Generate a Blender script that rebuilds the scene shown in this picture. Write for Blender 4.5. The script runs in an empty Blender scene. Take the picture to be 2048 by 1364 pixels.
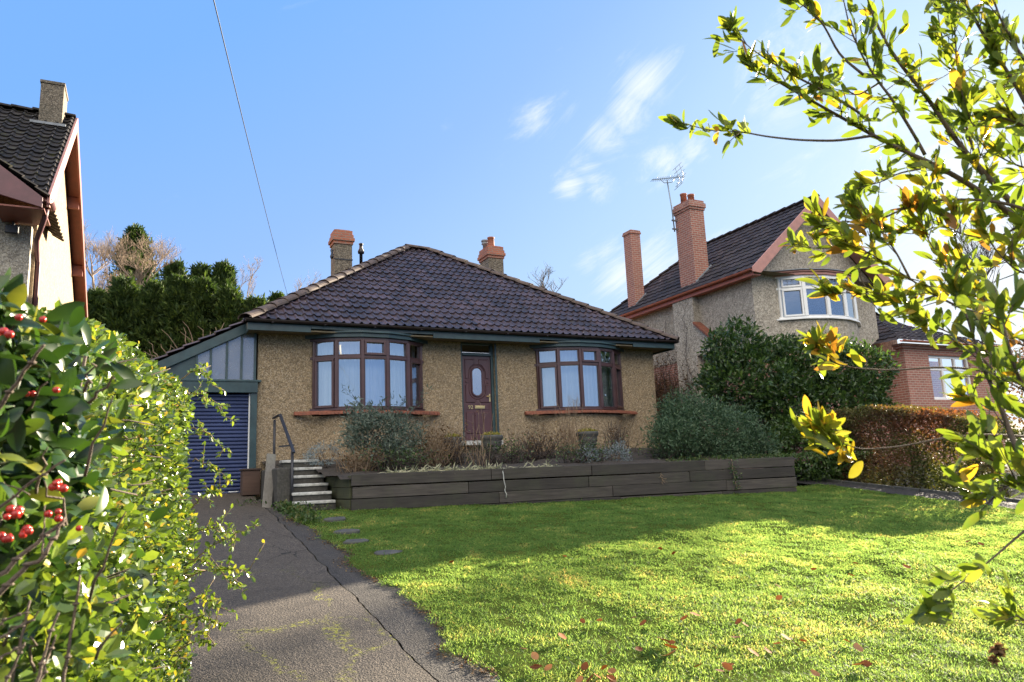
import bpy, math, random
import numpy as np
from mathutils import Vector, Matrix
from math import sin, cos, tan, pi, radians, sqrt, hypot, atan2

sc = bpy.context.scene
COL = sc.collection
random.seed(7)
RNG = np.random.default_rng(11)

# ------------------------------------------------------------------ camera
CAM = np.array([0.0, 0.0, 1.6])
FPX = 1480.0                                    # focal length in pixels of the 2048 px wide photo
YAW, PITCH, ROLL = radians(26.48), radians(10.13), radians(-2.43)
cf = np.array([sin(YAW) * cos(PITCH), cos(YAW) * cos(PITCH), sin(PITCH)])
cr = np.array([cos(YAW), -sin(YAW), 0.0])
cu = np.cross(cr, cf)
cr, cu = cr * cos(ROLL) + cu * sin(ROLL), -cr * sin(ROLL) + cu * cos(ROLL)
cam_d = bpy.data.cameras.new('camera')
cam = bpy.data.objects.new('camera', cam_d)
COL.objects.link(cam)
cam.matrix_world = Matrix(((cr[0], cu[0], -cf[0], CAM[0]), (cr[1], cu[1], -cf[1], CAM[1]),
                           (cr[2], cu[2], -cf[2], CAM[2]), (0, 0, 0, 1)))
cam_d.sensor_width = 36
cam_d.lens = 36 * FPX / 2048
cam_d.clip_start = 0.05
cam_d.clip_end = 2000
cam_d.dof.use_dof = True
cam_d.dof.focus_distance = 14
cam_d.dof.aperture_fstop = 10
sc.camera = cam

# ------------------------------------------------------------------ sun, sky, exposure
SUN_AZ, SUN_EL = radians(66.5), radians(16.0)    # azimuth from +Y towards +X
SUN = Vector((cos(SUN_EL) * sin(SUN_AZ), cos(SUN_EL) * cos(SUN_AZ), sin(SUN_EL)))
sl = bpy.data.lights.new('sun', 'SUN')
sl.energy = 5.0
sl.angle = radians(0.5)
sl.color = (1.0, 0.86, 0.66)
so = bpy.data.objects.new('sun', sl)
COL.objects.link(so)
so.rotation_euler = (-SUN).to_track_quat('-Z', 'Y').to_euler()
so.location = (30, 15, 20)

world = bpy.data.worlds.new('World')
sc.world = world
world.use_nodes = True
wt = world.node_tree
wt.nodes.clear()
def wn(t, **kw):
    n = wt.nodes.new(t)
    for k, v in kw.items(): setattr(n, k, v)
    return n
w_out = wn('ShaderNodeOutputWorld')
w_bg = wn('ShaderNodeBackground')
w_bg.inputs['Strength'].default_value = 0.115
w_sky = wn('ShaderNodeTexSky', sky_type='NISHITA')
w_sky.sun_disc = False
w_sky.sun_elevation = SUN_EL
w_sky.sun_rotation = SUN_AZ
w_sky.altitude = 60
w_sky.air_density = 1.0
w_sky.dust_density = 1.2
w_sky.ozone_density = 1.6
# thin clouds: noise on the view direction, kept to a few patches of sky
w_tc = wn('ShaderNodeTexCoord')
def ray_dir(px, py):
    d = cf * FPX + cr * (px - 1024) - cu * (py - 682)
    return d / np.linalg.norm(d)
def wmath(op, a, b=None, c=None):
    n = wn('ShaderNodeMath', operation=op)
    for i, x in enumerate((a, b, c)):
        if x is None: continue
        if isinstance(x, (int, float)): n.inputs[i].default_value = x
        else: wt.links.new(x, n.inputs[i])
    return n.outputs[0]
w_map = wn('ShaderNodeCombineXYZ')     # streaks drawn out along one slant across the sky
for i_, v_ in enumerate(((cr * .80 + cu * .60) * .42, (cu * .80 - cr * .60) * 1.5, cf * .9)):
    dp_ = wn('ShaderNodeVectorMath', operation='DOT_PRODUCT'); wt.links.new(w_tc.outputs['Generated'], dp_.inputs[0]); dp_.inputs[1].default_value = v_
    wt.links.new(dp_.outputs['Value'], w_map.inputs[i_])
w_n1 = wn('ShaderNodeTexNoise'); w_n1.inputs['Scale'].default_value = 9; w_n1.inputs['Detail'].default_value = 9
w_n1.inputs['Roughness'].default_value = 0.72; w_n1.inputs['Distortion'].default_value = 1.4
wt.links.new(w_map.outputs[0], w_n1.inputs['Vector'])
total = None
CLOUDS = [(1290, 170, 75, 1.0), (1265, 225, 60, 1.0), (1210, 275, 55, .75), (1170, 335, 45, .6), (1330, 150, 60, .7), (1075, 235, 55, .8), (1130, 225, 40, .5),
          (900, 248, 28, .45), (1140, 372, 40, .95), (1200, 378, 40, .85), (1335, 330, 55, .95), (1385, 295, 45, .8),
          (1290, 355, 40, .6), (1240, 545, 75, 1.0), (1320, 540, 90, 1.0), (1180, 530, 40, .7), (1420, 520, 70, .8), (1620, 120, 110, .8), (1560, 215, 90, .7),
          (1480, 130, 60, .5), (955, 432, 24, .3), (1850, 330, 260, .8), (1900, 560, 260, .9)]
for px, py, rad, amp in CLOUDS:
    d = ray_dir(px, py)
    dist = wn('ShaderNodeVectorMath', operation='DISTANCE')
    wt.links.new(w_tc.outputs['Generated'], dist.inputs[0])
    dist.inputs[1].default_value = d
    mr = wn('ShaderNodeMapRange', interpolation_type='SMOOTHSTEP')
    wt.links.new(dist.outputs['Value'], mr.inputs['Value'])
    mr.inputs['From Min'].default_value = 0
    mr.inputs['From Max'].default_value = rad * 1.45 / FPX
    mr.inputs['To Min'].default_value = amp
    mr.inputs['To Max'].default_value = 0
    total = mr.outputs[0] if total is None else wmath('MAXIMUM', total, mr.outputs[0])
w_cl = wmath('MULTIPLY_ADD', total, 0.36, w_n1.outputs['Fac'])
w_mr = wn('ShaderNodeMapRange', interpolation_type='SMOOTHSTEP')
wt.links.new(w_cl, w_mr.inputs['Value'])
w_mr.inputs['From Min'].default_value = 0.60
w_mr.inputs['From Max'].default_value = 1.08
w_mr.inputs['To Max'].default_value = 0.66
# the physical sky sets the gradient; its brightness is graded to the pale blue of a phone photograph
w_bw = wn('ShaderNodeRGBToBW')
wt.links.new(w_sky.outputs[0], w_bw.inputs[0])
w_lg = wmath('LOGARITHM', w_bw.outputs[0], 2.0)
w_f = wn('ShaderNodeMapRange')
wt.links.new(w_lg, w_f.inputs['Value'])
w_f.inputs['From Min'].default_value = -1.0
w_f.inputs['From Max'].default_value = 5.0
w_hsv = wn('ShaderNodeValToRGB')
wt.links.new(w_f.outputs[0], w_hsv.inputs['Fac'])
SKY_RAMP = [(0.0, (0.902, 1.188, 1.662)), (0.1, (0.902, 1.188, 1.662)), (0.17, (0.311, 0.73, 1.711)), (0.3, (0.37, 0.81, 1.73)), (0.42, (0.554, 0.943, 1.748)), (0.55, (0.84, 1.228, 1.822)), (0.72, (1.134, 1.477, 1.914)), (1.0, (1.722, 1.887, 2.024))]
while len(w_hsv.color_ramp.elements) < len(SKY_RAMP): w_hsv.color_ramp.elements.new(.5)
for e_, (p_, c_) in zip(w_hsv.color_ramp.elements, SKY_RAMP): e_.position = p_; e_.color = (*c_, 1)
w_mix = wn('ShaderNodeMix', data_type='RGBA')
wt.links.new(w_mr.outputs[0], w_mix.inputs['Factor'])
wt.links.new(w_hsv.outputs[0], w_mix.inputs['A'])
w_mix.inputs['B'].default_value = (2.0, 2.0, 2.05, 1)
# added fill: unseen bright cloud bank behind the camera, lifting the shaded facade
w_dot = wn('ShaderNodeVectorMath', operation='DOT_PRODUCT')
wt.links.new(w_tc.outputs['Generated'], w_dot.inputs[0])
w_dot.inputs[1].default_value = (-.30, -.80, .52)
w_fill_bank = wn('ShaderNodeMapRange', interpolation_type='SMOOTHSTEP')
wt.links.new(w_dot.outputs['Value'], w_fill_bank.inputs['Value'])
w_fill_bank.inputs['From Min'].default_value = .35
w_fill_bank.inputs['From Max'].default_value = .90
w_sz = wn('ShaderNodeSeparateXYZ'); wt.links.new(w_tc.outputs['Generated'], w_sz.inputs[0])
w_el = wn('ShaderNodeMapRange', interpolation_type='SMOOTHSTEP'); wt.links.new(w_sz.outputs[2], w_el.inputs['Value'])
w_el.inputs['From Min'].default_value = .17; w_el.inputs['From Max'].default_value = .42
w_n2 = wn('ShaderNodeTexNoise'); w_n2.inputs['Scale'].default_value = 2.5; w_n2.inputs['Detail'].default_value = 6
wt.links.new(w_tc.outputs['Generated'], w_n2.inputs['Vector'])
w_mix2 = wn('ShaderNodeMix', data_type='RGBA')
wt.links.new(wmath('MULTIPLY', wmath('MULTIPLY', w_fill_bank.outputs[0], w_el.outputs[0]), wmath('MULTIPLY_ADD', w_n2.outputs['Fac'], .8, .45)), w_mix2.inputs['Factor'])
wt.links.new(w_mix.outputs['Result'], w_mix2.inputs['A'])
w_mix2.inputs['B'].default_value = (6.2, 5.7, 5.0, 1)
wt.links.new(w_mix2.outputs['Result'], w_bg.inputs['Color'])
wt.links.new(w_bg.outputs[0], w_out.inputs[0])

sc.view_settings.view_transform = 'Standard'
sc.view_settings.look = 'None'
sc.view_settings.exposure = 2.42
sc.view_settings.gamma = 1
sc.cycles.use_denoising = True
sc.cycles.max_bounces = 8
sc.cycles.transparent_max_bounces = 24
sc.cycles.transmission_bounces = 6
sc.cycles.caustics_reflective = False
sc.cycles.caustics_refractive = False

# ------------------------------------------------------------------ helpers: points, terrain
def at(px, py, depth):
    """world point seen at photo pixel (px, py), depth metres in front of the camera plane"""
    return CAM + cf * depth + cr * ((px - 1024) / FPX * depth) - cu * ((py - 682) / FPX * depth)
def project(P):
    v = np.asarray(P, float) - CAM
    d = v @ cf
    return 1024 + FPX * (v @ cr) / np.maximum(d, 1e-6), 682 - FPX * (v @ cu) / np.maximum(d, 1e-6), d
def ground_z(y):
    y = np.asarray(y, float)
    z = -0.135 + 0.1 * np.clip(y, 0.5, 16) + 0.09 * np.clip(y - 16, 0, 60) + 0.02 * np.clip(y - 76, 0, 60)
    return z
def gz(y): return float(ground_z(y))

# ------------------------------------------------------------------ helpers: objects
WLOC = {}
def thing(name, label, cat, loc=(0, 0, 0), group=None, rotz=0):
    o = bpy.data.objects.new(name, None)
    o.empty_display_size = 0.2
    COL.objects.link(o)
    o.location = loc; o.rotation_euler = (0, 0, rotz)
    WLOC[o] = Vector(loc)
    tag(o, label, cat, group)
    return o
def tag(o, label=None, cat=None, group=None, kind=None):
    if label: o['label'] = label
    if cat: o['category'] = cat
    if group: o['group'] = group
    if kind: o['kind'] = kind
    return o
def box_uv(me):
    """planar uv in metres, by the direction each face looks"""
    n = len(me.loops)
    uv = me.uv_layers.new(name='UVMap')
    co = np.empty(len(me.vertices) * 3, np.float32); me.vertices.foreach_get('co', co); co = co.reshape(-1, 3)
    li = np.empty(n, np.int32); me.loops.foreach_get('vertex_index', li)
    pn = np.empty(len(me.polygons) * 3, np.float32); me.polygons.foreach_get('normal', pn); pn = pn.reshape(-1, 3)
    ls = np.empty(len(me.polygons), np.int32); me.polygons.foreach_get('loop_total', ls)
    fn = np.repeat(pn, ls, axis=0)
    hor = np.hypot(fn[:, 0], fn[:, 1])
    up = hor < 0.35
    t = np.stack([-fn[:, 1], fn[:, 0]], 1) / np.maximum(hor, 1e-6)[:, None]
    P = co[li]
    u = np.where(up, P[:, 0], P[:, 0] * t[:, 0] + P[:, 1] * t[:, 1])
    v = np.where(up, P[:, 1], P[:, 2])
    uv.data.foreach_set('uv', np.stack([u, v], 1).astype(np.float32).ravel())
class MB:
    def __init__(self): self.v = []; self.f = []; self.uv = {}; self.smooth = []
    def add(self, verts, faces, smooth=False):
        b = len(self.v)
        self.v += [tuple(map(float, p)) for p in verts]
        for f in faces:
            self.f.append(tuple(b + i for i in f)); self.smooth.append(smooth)
        return self
    def box(self, x0, x1, y0, y1, z0, z1):
        v = [(x0, y0, z0), (x1, y0, z0), (x1, y1, z0), (x0, y1, z0), (x0, y0, z1), (x1, y0, z1), (x1, y1, z1), (x0, y1, z1)]
        return self.add(v, [(0, 3, 2, 1), (4, 5, 6, 7), (0, 1, 5, 4), (1, 2, 6, 5), (2, 3, 7, 6), (3, 0, 4, 7)])
    def bar(self, a, b, w, h, up=(0, 0, 1)):
        """rectangular bar from a to b, w across, h along up"""
        a, b = Vector(a), Vector(b); d = (b - a).normalized(); up = Vector(up)
        s = d.cross(up)
        if s.length < 1e-4: s = d.cross(Vector((0, 1, 0)))
        s.normalize(); u = s.cross(d).normalized()
        v = []
        for p in (a, b):
            for i, j in ((-1, -1), (1, -1), (1, 1), (-1, 1)): v.append(p + s * (w / 2 * i) + u * (h / 2 * j))
        return self.add(v, [(0, 1, 2, 3), (7, 6, 5, 4), (0, 4, 5, 1), (1, 5, 6, 2), (2, 6, 7, 3), (3, 7, 4, 0)])
    def prism(self, poly, vec):
        """closed planar polygon extruded by vec"""
        n = len(poly); vec = Vector(vec)
        v = [Vector(p) for p in poly] + [Vector(p) + vec for p in poly]
        f = [tuple(reversed(range(n))), tuple(range(n, 2 * n))]
        for i in range(n): f.append((i, (i + 1) % n, n + (i + 1) % n, n + i))
        return self.add(v, f)
    def tube(self, pts, radii, sides=8, smooth=True, cap=True):
        pts = [Vector(p) for p in pts]; n = len(pts)
        if isinstance(radii, (int, float)): radii = [radii] * n
        v = []; f = []
        ref = Vector((0.3, 0.2, 1))
        for i, p in enumerate(pts):
            d = (pts[min(i + 1, n - 1)] - pts[max(i - 1, 0)])
            if d.length < 1e-9: d = Vector((0, 0, 1))
            d.normalize()
            s = d.cross(ref)
            if s.length < 0.05: s = d.cross(Vector((1, 0, 0)))
            s.normalize(); u = s.cross(d)
            for k in range(sides):
                a = 2 * pi * k / sides
                v.append(p + (s * cos(a) + u * sin(a)) * radii[i])
        for i in range(n - 1):
            for k in range(sides):
                k2 = (k + 1) % sides
                f.append((i * sides + k, i * sides + k2, (i + 1) * sides + k2, (i + 1) * sides + k))
        if cap:
            f.append(tuple(reversed(range(sides)))); f.append(tuple(range((n - 1) * sides, n * sides)))
        return self.add(v, f, smooth)
    def lathe(self, prof, c, sides=24, smooth=True):
        """prof: (r, z) pairs from bottom to top round the vertical through c"""
        v = []; f = []; n = len(prof)
        for r, z in prof:
            for k in range(sides):
                a = 2 * pi * k / sides
                v.append((c[0] + r * cos(a), c[1] + r * sin(a), c[2] + z))
        for i in range(n - 1):
            for k in range(sides):
                k2 = (k + 1) % sides
                f.append((i * sides + k, i * sides + k2, (i + 1) * sides + k2, (i + 1) * sides + k))
        f.append(tuple(reversed(range(sides)))); f.append(tuple(range((n - 1) * sides, n * sides)))
        return self.add(v, f, smooth)
    def strip(self, inner, outer, z0, z1):
        """solid wall between two plan polylines"""
        n = len(inner)
        v = [(p[0], p[1], z) for z in (z0, z1) for p in inner] + [(p[0], p[1], z) for z in (z0, z1) for p in outer]
        I0, I1, O0, O1 = 0, n, 2 * n, 3 * n
        f = []
        for i in range(n - 1):
            f += [(O0 + i, O0 + i + 1, O1 + i + 1, O1 + i), (I0 + i + 1, I0 + i, I1 + i, I1 + i + 1),
                  (O1 + i, O1 + i + 1, I1 + i + 1, I1 + i), (I0 + i, I0 + i + 1, O0 + i + 1, O0 + i)]
        f += [(I0, O0, O1, I1), (O0 + n - 1, I0 + n - 1, I1 + n - 1, O1 + n - 1)]
        return self.add(v, f)
    def build(self, name, mat, parent=None, bevel=0, uv=True):
        off = WLOC[parent] if parent is not None else Vector((0, 0, 0))
        me = bpy.data.meshes.new(name)
        me.from_pydata([(p[0] - off.x, p[1] - off.y, p[2] - off.z) for p in self.v], [], self.f)
        me.polygons.foreach_set('use_smooth', self.smooth)
        if isinstance(mat, (list, tuple)):
            for m in mat: me.materials.append(m)
        else: me.materials.append(mat)
        me.update()
        if uv: box_uv(me)
        o = bpy.data.objects.new(name, me)
        COL.objects.link(o)
        if parent is not None: o.parent = parent
        WLOC[o] = off.copy()
        if bevel:
            m = o.modifiers.new('bevel', 'BEVEL'); m.width = bevel; m.segments = 2; m.limit_method = 'ANGLE'
        return o
def np_mesh(name, V, F, mat, parent=None, smooth=False, rnd=None, uv=None):
    """V (n,3); F (m,k) all faces with k corners, or list of such arrays"""
    off = WLOC[parent] if parent is not None else Vector((0, 0, 0))
    V = np.asarray(V, np.float32) - np.array(off, np.float32)
    Fs = F if isinstance(F, list) else [F]
    Fs = [np.asarray(f, np.int32) for f in Fs]
    loops = np.concatenate([f.ravel() for f in Fs])
    tot = np.concatenate([np.full(len(f), f.shape[1], np.int32) for f in Fs])
    start = np.concatenate([[0], np.cumsum(tot)[:-1]]).astype(np.int32)
    me = bpy.data.meshes.new(name)
    me.vertices.add(len(V)); me.vertices.foreach_set('co', V.ravel())
    me.loops.add(len(loops)); me.loops.foreach_set('vertex_index', loops)
    me.polygons.add(len(tot)); me.polygons.foreach_set('loop_start', start)
    try: me.polygons.foreach_set('loop_total', tot)
    except Exception: pass
    me.update(calc_edges=True)
    me.polygons.foreach_set('use_smooth', np.full(len(tot), smooth))
    if rnd is not None:
        a = me.attributes.new('rnd', 'FLOAT', 'POINT'); a.data.foreach_set('value', np.asarray(rnd, np.float32))
    if uv is not None:
        l = me.uv_layers.new(name='UVMap'); l.data.foreach_set('uv', np.asarray(uv, np.float32)[loops].ravel())
    me.materials.append(mat)
    o = bpy.data.objects.new(name, me)
    COL.objects.link(o)
    if parent is not None: o.parent = parent
    WLOC[o] = off.copy()
    return o

# ------------------------------------------------------------------ helpers: materials
def new_mat(name):
    m = bpy.data.materials.new(name); m.use_nodes = True
    nt = m.node_tree; nt.nodes.clear()
    out = nt.nodes.new('ShaderNodeOutputMaterial')
    return m, nt, out
class NT:
    def __init__(self, nt): self.nt = nt
    def n(self, t, ins=None, **kw):
        nd = self.nt.nodes.new(t)
        for k, v in kw.items(): setattr(nd, k, v)
        for k, v in (ins or {}).items():
            s = nd.inputs[k]
            if isinstance(v, bpy.types.NodeSocket): self.nt.links.new(v, s)
            else:
                if isinstance(v, tuple) and len(v) == 3 and s.type == 'RGBA': v = (*v, 1)
                s.default_value = v
        return nd
    def math(self, op, a, b=0.0, clamp=False):
        return self.n('ShaderNodeMath', {0: a, 1: b}, operation=op, use_clamp=clamp).outputs[0]
    def ramp(self, fac, stops, interp='LINEAR'):
        r = self.n('ShaderNodeValToRGB', {'Fac': fac}); cr_ = r.color_ramp; cr_.interpolation = interp
        while len(cr_.elements) < len(stops): cr_.elements.new(0.5)
        for e, (p, c) in zip(cr_.elements, stops):
            e.position = p; e.color = (*c, 1) if len(c) == 3 else c
        return r.outputs['Color']
    def mix(self, f, a, b, mode='MIX'):
        return self.n('ShaderNodeMix', {'Factor': f, 'A': a, 'B': b}, data_type='RGBA', blend_type=mode).outputs['Result']
    def noise(self, vec, scale, detail=3, rough=0.55, dist=0.0):
        i = {'Scale': scale, 'Detail': detail, 'Roughness': rough, 'Distortion': dist}
        if vec is not None: i['Vector'] = vec
        return self.n('ShaderNodeTexNoise', i).outputs['Fac']
    def vor(self, vec, scale, feature='F1', out='Distance', rnd=1.0):
        i = {'Scale': scale, 'Randomness': rnd}
        if vec is not None: i['Vector'] = vec
        return self.n('ShaderNodeTexVoronoi', i, feature=feature)
    def mr(self, v, a, b, c=0.0, d=1.0, smooth=False):
        return self.n('ShaderNodeMapRange', {'Value': v, 'From Min': a, 'From Max': b, 'To Min': c, 'To Max': d},
                      interpolation_type='SMOOTHSTEP' if smooth else 'LINEAR').outputs[0]
    def bump(self, h, strength=0.5, dist=0.01):
        return self.n('ShaderNodeBump', {'Height': h, 'Strength': strength, 'Distance': dist}).outputs[0]
    def bsdf(self, out, **kw):
        b = self.n('ShaderNodeBsdfPrincipled', kw)
        self.nt.links.new(b.outputs[0], out.inputs[0]); return b
    def pos(self): return self.n('ShaderNodeNewGeometry').outputs['Position']
    def uvv(self): return self.n('ShaderNodeTexCoord').outputs['UV']
def plain(name, col, rough=0.5, var=0.25, scale=6, bump=0.15, metallic=0.0, spec=0.5, dirt=None):
    """painted / plain surface with soft mottling and fine grain"""
    m, nt, out = new_mat(name); N = NT(nt)
    p = N.pos()
    f = N.noise(p, scale, 5, .6)
    c = N.mix(N.mr(f, .3, .7), tuple(x * (1 - var) for x in col), tuple(min(1, x * (1 + var)) for x in col))
    if dirt: c = N.mix(N.mr(N.noise(p, scale * .55, 6, .7), .52, .72, 0, .8), c, dirt)
    g = N.noise(p, scale * 12, 3)
    N.bsdf(out, **{'Base Color': c, 'Roughness': N.mr(f, .2, .8, rough * .85, min(1, rough * 1.15)), 'Metallic': metallic,
                   'Specular IOR Level': spec, 'Normal': N.bump(g, bump, .004)})
    return m
def pebbledash(name, stops, scale=55, stain=(.1, .09, .07), stain_amt=.5, gap=.5):
    m, nt, out = new_mat(name); N = NT(nt)
    p = N.pos()
    v = N.vor(p, scale)
    chip = N.n('ShaderNodeSeparateColor', {'Color': v.outputs['Color']}).outputs[0]
    c = N.ramp(chip, stops, 'CONSTANT')
    v2 = N.vor(p, scale * .45)
    chip2 = N.n('ShaderNodeSeparateColor', {'Color': v2.outputs['Color']}).outputs[0]
    c = N.mix(.5, c, N.mix(N.mr(chip2, 0, 1), tuple(x * .55 for x in stops[1][1]), tuple(min(1, x * 1.5) for x in stops[1][1])))
    d = N.mr(v.outputs['Distance'], .25, .75, 1, 1 - gap)
    c = N.mix(1.0, c, N.n('ShaderNodeCombineColor', {0: d, 1: d, 2: d}).outputs[0], 'MULTIPLY')
    big = N.noise(p, .9, 6, .65)
    str_ = N.noise(N.n('ShaderNodeMapping', {'Vector': p, 'Scale': (3.2, 3.2, .35)}).outputs[0], 1.0, 5, .6)
    st = N.math('MULTIPLY', N.math('MAXIMUM', N.mr(big, .48, .75), N.mr(str_, .56, .72)), stain_amt)
    c = N.mix(st, c, stain)
    h = N.math('SUBTRACT', 1.0, v.outputs['Distance'])
    N.bsdf(out, **{'Base Color': c, 'Roughness': .85, 'Normal': N.bump(h, .8, .012)})
    return m
def brick(name, a, b, mortar, bw=.225, bh=.075, stain=.4):
    m, nt, out = new_mat(name); N = NT(nt)
    uv = N.uvv()
    wob = N.n('ShaderNodeVectorMath', {0: uv, 1: N.n('ShaderNodeVectorMath', {0: N.n('ShaderNodeTexNoise', {'Scale': 9.0}).outputs['Color'], 1: (.006, .006, 0)}, operation='MULTIPLY').outputs[0]}, operation='ADD').outputs[0]
    t = N.n('ShaderNodeTexBrick', {'Vector': wob, 'Color1': a, 'Color2': b, 'Mortar': mortar, 'Scale': 1.0, 'Mortar Size': .011, 'Mortar Smooth': .2, 'Bias': 0.0, 'Brick Width': bw, 'Row Height': bh})
    p = N.pos()
    c = N.mix(N.mr(N.noise(p, 2.0, 6, .7), .45, .75, 0, stain), t.outputs['Color'], (.10, .07, .06))
    c = N.mix(N.mr(N.noise(p, 30, 3, .7), .3, .8, 0, .35), c, (.42, .22, .16))
    h = N.math('SUBTRACT', N.math('MULTIPLY', N.noise(p, 60, 3), .4), t.outputs['Fac'])
    N.bsdf(out, **{'Base Color': c, 'Roughness': .9, 'Normal': N.bump(h, .6, .008)})
    return m
def tile_mat(name, a, b, moss, moss_amt, pitch, gauge, rough=.42, spec=.5):
    m, nt, out = new_mat(name); N = NT(nt)
    uv = N.uvv()
    d = N.n('ShaderNodeVectorMath', {0: uv, 1: (1 / pitch, 1 / gauge, 1)}, operation='MULTIPLY').outputs[0]
    fl = N.n('ShaderNodeVectorMath', {0: d}, operation='FLOOR').outputs[0]
    wn_ = N.n('ShaderNodeTexWhiteNoise', {'Vector': fl}, noise_dimensions='2D').outputs['Value']
    p = N.pos()
    c = N.mix(wn_, a, b)
    c = N.mix(N.mr(N.noise(p, 1.3, 7, .7), .42, .72, 0, .7), c, tuple(x * .5 for x in a))
    c = N.mix(N.mr(N.noise(p, 5.5, 8, .75), .56, .70, 0, moss_amt), c, moss)
    lich = N.mr(N.vor(p, 4.2).outputs['Distance'], .10, .04, 0, .8)
    lich = N.math('MULTIPLY', lich, N.mr(N.noise(p, .8, 3), .55, .62))
    c = N.mix(lich, c, (.42, .40, .34))
    g = N.noise(p, 90, 3)
    N.bsdf(out, **{'Base Color': c, 'Roughness': N.mr(N.noise(p, 12, 4), .3, .7, rough * .8, rough * 1.3), 'Specular IOR Level': spec, 'Normal': N.bump(g, .35, .004)})
    return m
def leaf_mat(name, stops, trans=.45, rough=.4, tcol=1.5, spec=.4, tint=(1.05, 1.1, .55)):
    """thin leaf: glossy top, light passing through; colour varies from leaf to leaf"""
    m, nt, out = new_mat(name); N = NT(nt)
    r = N.n('ShaderNodeAttribute', attribute_name='rnd').outputs['Fac']
    c = N.ramp(r, stops)
    p = N.pos()
    c = N.mix(N.mr(N.noise(p, 55, 3), .3, .8, 0, .35), c, tuple(x * .6 for x in stops[len(stops) // 2][1]))
    b = N.n('ShaderNodeBsdfPrincipled', {'Base Color': c, 'Roughness': rough, 'Specular IOR Level': spec})
    tc = N.mix(1.0, c, tuple(x * tcol for x in tint), 'MULTIPLY')
    t = N.n('ShaderNodeBsdfTranslucent', {'Color': tc})
    mx = N.n('ShaderNodeMixShader', {0: trans, 1: b.outputs[0], 2: t.outputs[0]})
    nt.links.new(mx.outputs[0], out.inputs[0])
    return m
def glass_mat(name, refl=.35, tint=(.85, .9, .92), rough=.02, dirt=0.0):
    m, nt, out = new_mat(name); N = NT(nt)
    p = N.pos()
    g = N.n('ShaderNodeBsdfGlossy', {'Color': (.95, .97, 1), 'Roughness': rough, 'Normal': N.bump(N.noise(p, 1.6, 2), .06, .05)})
    t = N.n('ShaderNodeBsdfTransparent', {'Color': tint})
    fr = N.n('ShaderNodeFresnel', {'IOR': 1.5}).outputs[0]
    f = N.math('ADD', N.math('MULTIPLY', fr, 1.2), refl, True)
    mx = N.n('ShaderNodeMixShader', {0: f, 1: t.outputs[0], 2: g.outputs[0]})
    if dirt:
        df = N.n('ShaderNodeBsdfDiffuse', {'Color': (.34, .36, .40)})
        mx = N.n('ShaderNodeMixShader', {0: N.mr(N.noise(p, 3, 6, .7), .3, .8, dirt * .7, min(1, dirt * 1.3)), 1: mx.outputs[0], 2: df.outputs[0]})
    nt.links.new(mx.outputs[0], out.inputs[0])
    return m

M = {}
M['dash'] = pebbledash('pebbledash_tan', [(0, (.12, .085, .05)), (.22, (.34, .255, .15)), (.5, (.44, .335, .20)), (.72, (.60, .51, .38)), (.88, (.24, .165, .095))], 58, (.17, .13, .085), .5, .45)
M['dash_pale'] = pebbledash('pebbledash_cream', [(0, (.24, .17, .10)), (.25, (.32, .235, .145)), (.6, (.36, .27, .17)), (.8, (.27, .20, .12))], 40, (.3, .22, .13), .2, .25)
M['dash_grey'] = pebbledash('pebbledash_grey', [(0, (.20, .17, .14)), (.25, (.44, .39, .31)), (.55, (.54, .48, .39)), (.8, (.68, .62, .52))], 40, (.24, .21, .16), .35, .4)
M['dash_old'] = pebbledash('pebbledash_weathered', [(0, (.07, .06, .045)), (.25, (.20, .165, .12)), (.5, (.30, .25, .18)), (.75, (.46, .40, .31)), (.9, (.10, .08, .06))], 45, (.05, .05, .03), .7, .5)
M['brick'] = brick('red_brick', (.37, .125, .08), (.25, .085, .06), (.42, .34, .28))
M['brick_or'] = brick('orange_brick', (.40, .13, .065), (.30, .09, .05), (.26, .19, .15), .225, .075, .5)
M['brick_wall'] = brick('dull_brick_wall', (.36, .14, .10), (.25, .095, .07), (.42, .34, .28), .225, .075, .3)
M['sill_tile'] = plain('red_sill_tiles', (.22, .075, .042), .7, .35, 14, .4, dirt=(.12, .07, .05))
M['tile'] = tile_mat('plum_roof_tiles', (.030, .023, .029), (.085, .058, .066), (.06, .055, .03), .7, .19, .32, .45, .5)
M['tile_dark'] = tile_mat('dark_roof_tiles', (.020, .018, .018), (.042, .036, .033), (.075, .08, .015), .85, .24, .27, .8, .25)
M['tile_slate'] = tile_mat('dark_plain_tiles', (.026, .022, .026), (.058, .047, .050), (.05, .055, .015), .75, .28, .26, .75, .3)
M['hip'] = plain('weathered_hip_tiles', (.088, .062, .050), .8, .5, 9, .6, dirt=(.09, .07, .045))
M['green'] = plain('dark_green_paint', (.022, .050, .055), .4, .3, 5, .15, dirt=(.05, .07, .065))
M['greenglow'] = M['green']
M['plumframe'] = plain('plum_brown_frame', (.062, .030, .030), .35, .2, 5, .08)
M['door'] = plain('maroon_door_paint', (.068, .027, .030), .38, .15, 5, .08)
M['gutter'] = plain('black_brown_gutter', (.026, .018, .017), .35, .3, 8, .1)
M['soffit'] = plain('stained_soffit', (.16, .13, .08), .8, .4, 6, .2)
M['glass'] = glass_mat('window_glass', .37)
M['glass_door'] = glass_mat('obscured_glass', .4, (.8, .85, .88), .25)
M['glass_dirty'] = glass_mat('milky_garage_glazing', .16, (.7, .7, .75), .12, .40)
M['glass_clear'] = glass_mat('neighbour_glass', .28)
M['white'] = plain('white_plastic', (.78, .78, .76), .35, .05, 5, .05)
M['curtain'] = plain('net_curtain_cloth', (.74, .77, .78), .9, .06, 3, .1)
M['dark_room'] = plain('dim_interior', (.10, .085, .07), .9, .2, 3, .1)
M['blue'] = plain('blue_roller_paint', (.027, .042, .115), .36, .2, 3, .08)
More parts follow.
